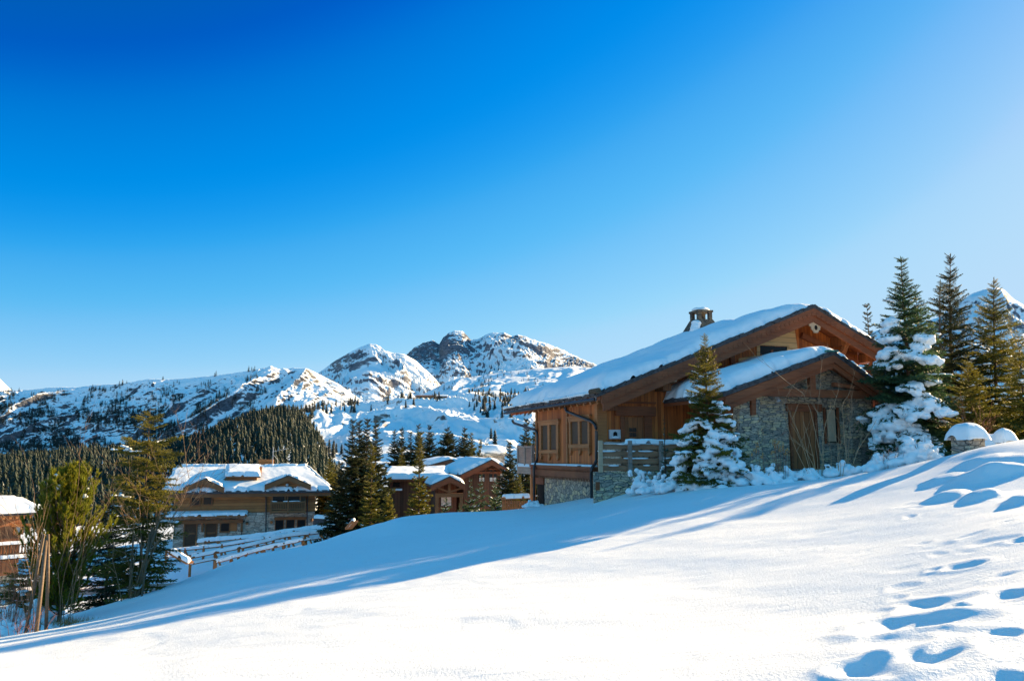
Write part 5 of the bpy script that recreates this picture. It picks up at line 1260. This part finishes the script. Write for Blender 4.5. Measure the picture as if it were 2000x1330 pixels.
# ------------------------------------------------------------ far woods
def lowtree(r, n=7):
    """small conifer: ragged skirts of branches, apex at z=1"""
    T = []; S = []
    for k in range(n):
        h = .04 + .86 * k / n; rad = .20 * (1 - h) ** .8 + .02; m_ = 7
        a0 = r.uniform(0, 6.28)
        for i in range(m_):
            a = a0 + 6.283 * i / m_ + r.uniform(-.25, .25); L = rad * r.uniform(.65, 1.25)
            tip = np.array([math.cos(a) * L, math.sin(a) * L, h - .04 + r.uniform(-.02, .03)]); c = np.array([0, 0, h + .15]); sd = np.array([-math.sin(a), math.cos(a), 0]) * L * .42
            mid = tip * .55 + c * .42 + np.array([0, 0, .0])
            T += [[c, mid - sd, tip], [c, tip, mid + sd]]
            if r.uniform() < .03: S.append(len(T) - 1)
    T += [[np.array([-.018, 0, .85]), np.array([.018, 0, .85]), np.array([0, 0, 1.02])]]
    M_ = np.zeros(len(T), int); M_[S] = 1
    return np.array(T), M_
r = np.random.default_rng(77)
LT = [lowtree(r) for _ in range(6)]; LTS = [lowtree(r, 4) for _ in range(4)]
def forest(name, label, pts, hts, mats, tmpl, squash=1.0):
    mb = MB(); r = np.random.default_rng(5)
    for p, h in zip(pts, hts):
        T, M_ = tmpl[r.integers(len(tmpl))]; a = r.uniform(0, 6.28); ca, sa = math.cos(a), math.sin(a)
        V = T.reshape(-1, 3) * np.array([h * squash, h * squash, h]); V = np.stack([V[:, 0] * ca - V[:, 1] * sa, V[:, 0] * sa + V[:, 1] * ca, V[:, 2]], -1) + p
        F_ = np.arange(len(V)).reshape(-1, 3); mb.add(V, F_); mb.M[-1] = M_
    o = mb.build(name, mats, None); tag(o, label, 'forest', kind='stuff'); return o
def sample_range(rname, n, dens, r):
    """random points on the front of a range, weighted by dens(px, py, T)"""
    px, t, V, ppy = RANGES[rname]; nt_ = np.sum(t <= 1.0)
    i = r.integers(0, nt_, n * 12); j = r.integers(0, len(px), n * 12)
    w = dens(px[j], ppy[i, j], t[i]) * (V[i, j, 1] / V[..., 1].max())
    k = np.nonzero(r.uniform(0, 1, len(i)) < w)[0][:n]
    return V[i[k], j[k]] + np.stack([r.normal(0, 1.5, len(k)), r.normal(0, 1.5, len(k)), np.full(len(k), -.4)], -1)
r = np.random.default_rng(91)
def dens_h(px, py, T):
    cl = fbm(px * .03, py * .05, 3, 41) > -.38
    clear = (np.abs(py - np.interp(px, [0, 130, 260, 300], [930, 884, 876, 930])) < 6) & (px > 125) & (px < 275)
    return np.where(clear, 0.0, 1.0) * np.where(px > 640, .4, 1) * np.where(cl, 1, .25) * (px > -260)
P_ = sample_range('wooded_hill', 9000, dens_h, r)
forest('forest', 'dense dark spruce forest covering the hill behind the left chalet', P_, (3 + 12.5 * r.beta(1.6, 2.4, len(P_))) * np.interp(P_[:, 1], [170, 400], [.62, 1]), [M_FOREST, M_SNOWFAR], LT)
def dens_rv(px, py, T):
    d = np.zeros_like(px)
    band = np.interp(px, [540, 620, 700, 760, 830, 900, 940, 1000, 1100], [820, 806, 796, 790, 786, 790, 790, 790, 800])
    d += 1.0 * (np.abs(py - band) < 9) * (px < 860) * (fbm(px * .02, py * .05, 2, 4) > -.25)
    d += 1.0 * (px > 915) * (py < np.interp(px, [915, 945, 1000, 1030], [785, 816, 818, 812])) * (py > 772)
    d += .8 * (np.abs(px - 645) < 25) * (py > 840) * (py < 900) * (fbm(px * .05, py * .05, 2, 8) > .1)
    d += .25 * (px > 880) * (px < 925) * (py > 784) * (py < 802)
    d += .5 * (np.abs(px - 968) < 10) * (py > 830) * (py < 880)
    return np.clip(d, 0, 1)
P_ = sample_range('ravine_slope', 900, dens_rv, r)
forest('forest', 'dark pine belts on the plateau above the snowy ravine', P_, r.uniform(8, 15, len(P_)), [M_RIDGETREE, M_SNOWFAR], LT)
def dens_p(px, py, T):
    n = fbm(px * .03, py * .06, 3, 14)
    return 1.0 * (n > .0) * (np.abs(py - np.interp(px, [820, 870, 950, 1100], [765, 752, 745, 752])) < 20) * (px > 850) * (px < 1080) * np.where(px > 960, .35, 1)
P_ = sample_range('far_piste', 420, dens_p, r)
forest('forest', 'scattered pines on the snowy knoll below the rocky peak', P_, r.uniform(9, 16, len(P_)), [M_RIDGETREE, M_SNOWFAR], LTS)
def dens_r(px, py, T):
    n = fbm(px * .022 + py * .012, py * .03, 4, 24)
    low = np.clip((py - 755) / 90, 0, 1)
    return np.clip((n + .36 * low - .10) * 3.2, 0, 1) * np.where(px > 520, np.clip((py - 790) / 40, 0, 1) * .6, 1) * (.25 + .75 * low) * (px > -260)
P_ = sample_range('ridge_left', 6500, dens_r, r)
forest('forest', 'thin dark pine woods streaking the shaded mountain ridge on the left', P_, r.uniform(9, 20, len(P_)), [M_RIDGETREE, M_SNOWFAR], LTS, 1.15)
# ------------------------------------------------------------ shrubs, stakes, fences, pillars
def gpos(px, Y): x = ray(px, 1000)[0]; return np.array([x * Y, Y, float(G(x * Y, Y))])
def twigs(name, label, base, stems, H_, spread, m, seed, fork=2, rad=.010, cat='shrub', group=None, lean=(0, 0), straight=.5, snow=0, subs=3):
    r = np.random.default_rng(seed); t = thing(name, label, cat, base, 0, group); mb = MB(); sn = MB()
    def grow(p, d, L, rd, lv):
        pts = [p]; n = 5
        for i in range(n):
            d = d + r.normal(0, .16 * (1 - straight) + .05, 3) + np.array([0, 0, .05 if lv else .02]); d /= np.linalg.norm(d); p = p + d * L / n; pts.append(p)
            if lv < fork and i >= 1 and r.uniform() < subs / 5:
                dd = d + r.normal(0, .55, 3) * (1 - .3 * straight); dd[2] = abs(dd[2]) * .8 + .15; dd /= np.linalg.norm(dd); grow(p, dd, L * r.uniform(.35, .6), rd * .6, lv + 1)
            if snow and r.uniform() < snow: sn.blob(p + np.array([0, 0, .02]), r.uniform(.02, .055) * np.array([1.4, 1.4, .7]), 2, .25, int(r.integers(99)))
        mb.tube(np.array(pts), np.linspace(rd, rd * .3, n + 1), 4, False)
    for i in range(stems):
        a = r.uniform(0, 6.283); o = r.uniform(0, spread * .5); d = np.array([math.cos(a) * spread * r.uniform(0, .8) + lean[0], math.sin(a) * spread * r.uniform(0, .6) + lean[1], 1.0]); d /= np.linalg.norm(d)
        grow(np.array([math.cos(a) * o, math.sin(a) * o, -.05]), d, H_ * r.uniform(.65, 1.05), rad * r.uniform(.7, 1.2), 0)
    o = mb.build('stems', m, t, True)
    if stems > 10: o['kind'] = 'stuff'
    if sn.n:
        o = sn.build('snow_load', M_SNOW, t, True); o['kind'] = 'stuff'
    return t
def hpx(px_py_top, Y, b): return ray(*px_py_top)[1] * Y - b[2]
b_ = gpos(88, 16.6); twigs('bare_shrub', 'tall bare reddish shrub rising through the stakes before the golden-green pine', b_, 8, hpx((110, 915), 16.6, b_), .36, M_TWIG, 1, 2, .008, subs=2.6)
b_ = gpos(150, 17.2); twigs('bare_shrub', 'bare tan shrub with upright wands in front of the right half of the pine', b_, 7, hpx((150, 935), 17.2, b_), .34, M_TWIG, 2, 2, .007, subs=2.6)
b_ = gpos(40, 17.5); twigs('bare_shrub', 'thicket of thin red wands left of the stakes', b_, 26, hpx((40, 1060), 17.5, b_), .55, M_TWIGRED, 3, 1, .006, straight=.8, subs=1.2)
b_ = gpos(8, 18.0); twigs('bare_shrub', 'thin red wands cut off by the left edge', b_, 20, hpx((8, 1070), 18.0, b_), .5, M_TWIGRED, 4, 1, .006, straight=.8, subs=1.2)
b_ = gpos(60, 15.8); twigs('bare_shrub', 'low tangle of snowy twigs at the foot of the stakes', b_, 16, .42, 1.3, M_TWIGRED, 5, 2, .006)
b_ = gpos(275, 21.2); twigs('bare_shrub', 'bare shrub with a wide twisted crown leaning right among the bundled stakes', b_, 9, hpx((320, 925), 21.2, b_), .30, M_TWIG, 6, 3, .013, lean=(.20, 0), subs=3.4)
b_ = gpos(262, 21.0); twigs('bare_shrub', 'slim bare shrub with forked arms left of the bundled stakes', b_, 3, hpx((215, 985), 21.0, b_), .35, M_TWIG, 7, 3, .011, lean=(-.18, 0), subs=2.4)
b_ = gpos(160, 17.6); g_ = thing('dry_grass', 'tuft of orange dry grass under the pine', 'grass', b_); r = np.random.default_rng(4); T_ = []
for i in range(420):
    p = np.array([r.normal(0, .35), r.normal(0, .12), -.02]); d = np.array([r.normal(0, .5), r.normal(0, .5), 1]); d /= np.linalg.norm(d); s = np.array([.004, 0, 0]); T_.append([p - s, p + s, p + d * r.uniform(.08, .22)])
mb = MB(); tri_mesh(mb, np.array(T_)); mb.build('blades', M_GRASS, g_)
SG = 'stakes supporting the pine'
for (xt, yt, xb, yb, Y_, rd, lab) in [(85.7, 1043, 67, 1186, 16.9, .034, 'grey stake leaning right, left leg of the tripod by the pine'), (90.5, 1052, 88.6, 1222, 15.6, .038, 'upright nearest stake of the tripod by the pine'), (94, 1043, 109, 1206, 16.4, .035, 'stake leaning left, right leg of the tripod by the pine')]:
    b_ = gpos(xb, Y_); tp = at(xt, yt, 16.3); t = thing('wooden_stake', lab, 'stake', b_, 0, SG)
    MB().tube([np.array([0, 0, -.25]), (tp - b_) * .5 + np.array([.01, 0, 0]), tp - b_], [rd, rd * .95, rd * .85], 9).build('shaft', M_STAKE, t, True)
SG2 = 'bundled stakes beside the slender fir'
for i, (xt, yt, xb, Y_, lab) in enumerate([(311, 1018, 263, 21.2, 'longest stake of the bundle, slanting steeply to the right'), (297, 1030, 277, 21.4, 'middle slanting stake of the bundle by the slender fir'), (293, 1040, 286, 21.0, 'nearly upright right stake of the bundle by the slender fir'), (300, 1035, 270, 21.6, 'rear slanting stake of the bundle by the slender fir'), (261, 1040, 263, 21.3, 'thin upright stake at the left of the bundle')]):
    b_ = gpos(xb, Y_); tp = at(xt, yt, 21.2); t = thing('wooden_stake', lab, 'stake', b_, 0, SG2)
    MB().tube([np.array([0, 0, -.25]), tp - b_], [.030, .024], 8).build('shaft', M_STAKE, t, True)

# shrubs before the annexe
def sapling(px, pt, Y_, stems, lab, seed, m=M_TWIG, sp_=.22, fork=2, rad=.012, lean=(0, 0), snow=0, subs=2.2):
    b_ = gpos(px, Y_); twigs('bare_sapling', lab, b_, stems, max(.4, hpx(pt, Y_, b_)), sp_, m, seed, fork, rad, 'sapling', None, lean, .6, snow, subs)
sapling(1608, (1610, 690), 24.6, 3, 'tall bare sapling before the annexe door', 11, M_TWIGPALE, .08, 3, .013)
sapling(1600, (1560, 770), 24.2, 6, 'spreading bare shrub leaning left across the annexe door', 12, M_TWIGPALE, .35, 3, .011, (-.3, 0))
sapling(1660, (1680, 735), 24.4, 3, 'bare forked sapling before the right pillar of the annexe', 13, M_TWIGPALE, .14, 3, .012, (.06, 0))
sapling(1640, (1640, 800), 24.0, 5, 'low bare shrub below the shuttered window', 14, M_TWIGPALE, .4, 2, .008)
sapling(1525, (1515, 855), 24.2, 4, 'dry brown flower stalks left of the annexe door', 15, M_TWIGRED, .3, 2, .007, snow=0)
for i, (px, py) in enumerate([(1512, 862), (1519, 868), (1524, 878), (1530, 872), (1509, 882), (1534, 884), (1475, 880), (1490, 892), (1470, 892)]):
    pass
b_ = gpos(1520, 24.1); t = thing('dry_flowers', 'brown seed heads of dry flowers before the annexe wall', 'plant', b_); mb = MB(); r = np.random.default_rng(8); mk = MB()
for (px, py) in [(1512, 862), (1519, 866), (1524, 878), (1530, 872), (1509, 882), (1534, 884), (1475, 878), (1490, 890), (1468, 888), (1515, 872), (1540, 880), (1480, 868)]:
    p = at(px, py, 24.1) - b_; mk.tube([(p[0] * .8, p[1], -.1), (p[0] * .95, 0, p[2] * .6), p], .005, 4, False)
    for q in range(7): mb.blob(p + r.normal(0, .035, 3), (.022, .022, .035), 1)
mk.build('stalks', M_TWIGRED, t, True); o = mb.build('seed_heads', M_DRY, t, True); o['kind'] = 'stuff'
def snowbush(px, Y_, w_, h_, lab, seed, n=70):
    r = np.random.default_rng(seed); b_ = gpos(px, Y_); t = thing('snowy_bush', lab, 'bush', b_); tw = MB(); sn = MB()
    for i in range(26):
        a = r.uniform(0, 6.283); d = np.array([math.cos(a) * w_ * r.uniform(.2, 1), math.sin(a) * w_ * .6 * r.uniform(.2, 1), h_ * r.uniform(.5, 1.15)]); tw.tube([np.array([0, 0, -.1]) + d * [.25, .25, 0], d * [.7, .7, .6], d], [.010, .007, .004], 4, False)
        if r.uniform() < .8:
            for q in range(3): sn.blob(d * r.uniform(.55, 1.0) + r.normal(0, .03, 3), r.uniform(.04, .11) * np.array([1, 1, .8]), 1, .3, int(r.integers(99)))
    for i in range(n):
        x = r.normal(0, w_ * .5); y = r.normal(0, w_ * .3); z = h_ * .55 * math.exp(-(x / w_) ** 2 * 1.5) * r.uniform(.1, 1); sn.blob((x, y, z), r.uniform(.06, .15) * np.array([1.1, 1.1, .85]), 2, .3, int(r.integers(99)))
    tw.build('stems', M_TWIG, t, True); o = sn.build('snow_load', M_SNOW, t, True); o['kind'] = 'stuff'; md_ = o.modifiers.new('merge', 'REMESH'); md_.mode = 'VOXEL'; md_.voxel_size = .03; md_.use_smooth_shade = True
snowbush(1262, 27.0, .75, .75, 'snow-smothered bush below the board fence', 21)
snowbush(1310, 25.6, .7, .55, 'snow heap over low boughs left of the small spruce', 22)
snowbush(1420, 24.6, .6, .42, 'snow heap over low boughs right of the small spruce', 23)
snowbush(1495, 24.2, .75, .5, 'snow-capped dry bush before the left pillar of the annexe', 24)
snowbush(1575, 24.4, .6, .3, 'low line of snow-covered plants under the annexe door', 25)
snowbush(1650, 24.3, .6, .32, 'snow-capped twigs before the right pillar of the annexe', 26)
snowbush(1735, 22.6, .55, .42, 'twiggy snow-covered bush at the left foot of the loaded fir', 27)
snowbush(1808, 22.0, .55, .62, 'rounded snow mound over a bush at the foot of the loaded fir', 28, 120)
snowbush(1040, 33.5, .35, .22, 'small snow lump by the cellar door', 29, 30)
sapling(1745, (1735, 870), 22.3, 7, 'tangle of dark bare twigs at the foot of the loaded fir', 16, M_TWIGRED, .6, 2, .006, snow=.0)
sapling(1912, (1912, 800), 23.0, 12, 'brown twiggy bush dusted with snow behind the gate pillars', 17, M_TWIGRED, .6, 2, .007, subs=3.5)
snowbush(1925, 22.6, .6, .5, 'snow-heaped twigs behind the two gate pillars', 34, 40)
snowbush(20, 17.2, .9, .26, 'snow-covered low bush at the left edge among red twigs', 35, 40)
snowbush(70, 18.5, .8, .5, 'snowy bush behind the tripod of stakes', 36, 50)

# gate pillars and the wall between
def pillar(px, py_top, Y_, w_, ang, lab, capT, over, seed, hgt=1.6):
    p = at(px, py_top, Y_); t = thing('stone_pillar', lab, 'pillar', (p[0], p[1], p[2] - hgt), R(ang))
    MB().box(-w_ / 2, w_ / 2, -w_ / 2, w_ / 2, 0, hgt).build('shaft', M_STONE, t)
    mb = snow_sheet(lambda S, Q: np.stack([(-w_ / 2 - over) + (w_ + 2 * over) * S, (-w_ / 2 - over) + (w_ + 2 * over) * Q, hgt - .02 - .10 * np.clip((np.abs(S - .5) * 2) ** 4 + (np.abs(Q - .5) * 2) ** 4, 0, 1)], -1), w_ + 2 * over, w_ + 2 * over, capT, .42, .05, seed, .035, rough=.12)
    q = mb.V[0]; mb.V[0] = q; mb.add(np.array([[-w_ / 2 - over * .8, -w_ / 2 - over * .8, hgt - .10], [w_ / 2 + over * .8, -w_ / 2 - over * .8, hgt - .10], [w_ / 2 + over * .8, w_ / 2 + over * .8, hgt - .10], [-w_ / 2 - over * .8, w_ / 2 + over * .8, hgt - .10]]), [[3, 2, 1, 0]])
    mb.build('snow_cap', M_SNOW, t, True); return t
pillar(1889, 846, 20.0, .52, 20, 'square stone gate pillar with an overhanging cap of snow', .30, .11, 31)
pillar(1960, 852, 20.8, .34, 18, 'smaller stone pillar right of the gate pillar, sunk in snow', .26, .09, 32)
pw = at(1932, 862, 20.5); t = thing('garden_wall', 'low snow-buried wall running right from the gate pillar', 'wall', (pw[0], pw[1], pw[2] - 1.4), R(18))
MB().box(-.45, 1.6, .05, .40, 0, 1.28).build('masonry', M_STONE, t)
snow_sheet(lambda S, Q: np.stack([-.5 + 2.3 * S, -.25 + 1.0 * Q, 1.25 - .55 * (1 - Q) ** 2 * 1.0 - .10 * np.sin(S * 9)], -1), 2.3, 1.0, .30, .3, .06, 33, .05, rough=.5).build('snow_cover', M_SNOW, t, True)

# log fences on the lower ground
FG = 'log fences below the left chalet'
def log_fence(lab, pts, nposts, rails, hgt, seed, snowT=.13):
    r = np.random.default_rng(seed); P3 = [at(*p) for p in pts]; P3 = [np.array([p[0], p[1], p[2]]) for p in P3]
    b_ = np.array([P3[0][0], P3[0][1], float(G(P3[0][0], P3[0][1]))]); t = thing('log_fence', lab, 'fence', b_, 0, FG)
    f = lambda s: np.array([np.interp(s, np.linspace(0, 1, len(P3)), [p[k] for p in P3]) for k in range(3)])
    for i in range(nposts):
        p = f(i / (nposts - 1)); g_ = float(G(p[0], p[1])); g_ = min(g_, p[2] - hgt)
        MB().tube([p - b_ + [0, 0, g_ - p[2] - .3], p - b_ + [0, 0, .15]], .10, 8).build('post', M_TRIM, t, True)
        if i % 2: MB().beam(p - b_ + [0, 0, -.02], p - b_ + [.55, -.35, -hgt], .10, .10).build('brace', M_TRIM, t)
    ss = np.linspace(0, 1, 14)
    for k in range(rails):
        pts_ = np.array([f(s) - b_ - [0, 0, .42 * k] + r.normal(0, .015, 3) for s in ss]); MB().tube(pts_, .075, 8).build('rail', M_TRIM, t, True)
        L = np.linalg.norm(pts_[-1] - pts_[0]); d = (pts_[-1] - pts_[0]) / L; n_ = np.array([-d[1], d[0], 0]); n_ /= np.linalg.norm(n_)
        fn = lambda S, Q, pts_=pts_, n_=n_: np.stack([np.interp(S, ss, pts_[:, j]) + n_[j] * (Q - .5) * .30 + (.06 if j == 2 else 0) for j in range(3)], -1)
        snow_sheet(fn, L, .30, snowT * (1.5 if k == 0 else .9), .18, .06, seed + k, .06, rough=.3).build('rail_snow', M_SNOWFAR, t, True)
def f5(x, y): return 290 + x / 4.878, 860 + y / 4.878
log_fence('log fence with a thick roll of snow on its rail, nearest the left chalet wall', [(*f5(455, 975), 70), (*f5(1000, 925), 71), (*f5(1500, 850), 72), (*f5(1960, 808), 73)], 9, 1, .35, 1, .2)
log_fence('long two-rail log fence in the middle of the paddock below the left chalet', [(*f5(170, 1062), 63), (*f5(700, 1005), 64.5), (*f5(1300, 905), 66), (*f5(1900, 830), 68)], 10, 2, .8, 2)
log_fence('zigzag log fence climbing to the right in the nearer half of the paddock', [(*f5(400, 1120), 57), (*f5(935, 1010), 59), (*f5(1290, 920), 61), (*f5(1640, 880), 62)], 8, 2, .8, 3)
log_fence('nearest low log fence beside the shaded snow bank', [(*f5(640, 1165), 54), (*f5(1000, 1060), 56), (*f5(1470, 950), 58)], 6, 2, .7, 4)
# lamp post
b_ = at(*f5(1703, 858), 66); tp = at(*f5(1703, 712), 66); t = thing('street_lamp', 'thin dark street lamp with a snow cap between the left chalet and the road', 'lamp', b_); h_ = tp[2] - b_[2]
MB().tube([(0, 0, -.6), (0, 0, h_ * .62)], .05, 8).build('post', M_METAL, t, True)
MB().ext([(-.10, -.10, h_ * .62), (.10, -.10, h_ * .62), (.10, .10, h_ * .62), (-.10, .10, h_ * .62)], (0, 0, .02)).box(-.16, .16, -.16, .16, h_ * .645, h_ * .94).build('lantern', M_METAL, t)
MB().blob((0, 0, h_ * .97), (.30, .24, .14), 2, .2, 3).build('snow_cap', M_SNOWFAR, t, True)
# road wall right of the left chalet
p0 = at(612, 1008, 74); p1 = at(712, 1003, 71); t = thing('retaining_wall', 'dark retaining wall with a snowy top beside the road, right of the left chalet', 'wall', (p0[0], p0[1], p0[2] - 2.6))
d = p1 - p0; d[2] = 0; q0 = np.zeros(3)
MB().ext([(0, 0, 0), (d[0], d[1], 0), (d[0], d[1], 2.5), (0, 0, 2.5)], (.1, .5, 0)).build('masonry', M_SLATE, t)
snow_sheet(lambda S, Q: np.stack([d[0] * S + .1 * Q, -.1 + d[1] * S + .8 * Q, 2.48 + 0 * S], -1), np.linalg.norm(d), .8, .3, .25, .1, 71, .1).build('snow_cover', M_SNOWFAR, t, True)
p0 = at(*f5(1590, 750), 74.2); t = thing('log_rail', 'single log rail on the wall beside the end of the left chalet', 'rail', p0); p1 = at(*f5(1960, 712), 73); MB().tube([(0, 0, 0), p1 - p0], .09, 8).build('rail', M_TRIM, t, True)
# snow covered boards lying on the bank
for (x0, y0, x1, y1, Y_, lab) in [(225, 1070, 395, 1165, 50, 'snow-covered plank lying slantwise below the log fences'), (1905, 838, 1965, 770, 56, 'snow-covered board end sticking up from the bank near the lamp')]:
    a = at(*f5(x0, y0), Y_); b = at(*f5(x1, y1), Y_ - 1); t = thing('plank', lab, 'plank', (a + b) / 2); c = (a + b) / 2
    MB().beam(a - c, b - c, .5, .12).build('board', M_BROWNTRIM, t); d = b - a; n_ = np.array([0, 1.0, 0])
    snow_sheet(lambda S, Q: (a - c)[None, None] + d[None, None] * S[..., None] + n_ * (Q[..., None] - .5) * .6 + np.array([0, 0, .07]), np.linalg.norm(d), .6, .26, .2, .05, 72, .06).build('snow_cover', M_SNOWFAR, t, True)
# small balustrade by the corner of the large chalet
a = at(980, 972, 38); b = at(1036, 970, 37); c = a.copy(); c[2] -= .9; t = thing('balustrade', 'low carved wooden balustrade with a snow strip, below the balcony of the large chalet', 'fence', c)
d = b - a
MB().beam((0, 0, .86), d + [0, 0, .86], .10, .10).build('top_rail', M_BROWNTRIM, t)
for i in range(12): p = d * (i + .5) / 12; MB().box(p[0] - .045, p[0] + .045, p[1] - .02, p[1] + .02, .0, .80).build('baluster', M_BROWNTRIM, t)
snow_sheet(lambda S, Q: np.stack([d[0] * S, d[1] * S + .26 * (Q - .5), .91 + d[2] * S], -1), np.linalg.norm(d), .26, .16, .12, .04, 73, .04).build('rail_snow', M_SNOW, t, True)
# gritted road on the lower ground
P_ = [np.array(p) for p in ((-46, 47), (-32, 52.5), (-22, 53), (-12, 57.5), (-2, 66))]; ss = np.linspace(0, 1, 60)
cx = np.interp(ss, np.linspace(0, 1, 5), [p[0] for p in P_]); cy = np.interp(ss, np.linspace(0, 1, 5), [p[1] for p in P_])
V = []
for w_ in np.linspace(-1.5, 1.5, 9): y = cy + w_; V.append(np.stack([cx, y, G(cx, y) + .02 + .03 * (1 - (w_ / 1.5) ** 2)], -1))
mb = MB(); mb.add(np.array(V).reshape(-1, 3), grid_faces(9, 60)); o = mb.build('road', M_ROAD, None, True); tag(o, kind='structure')
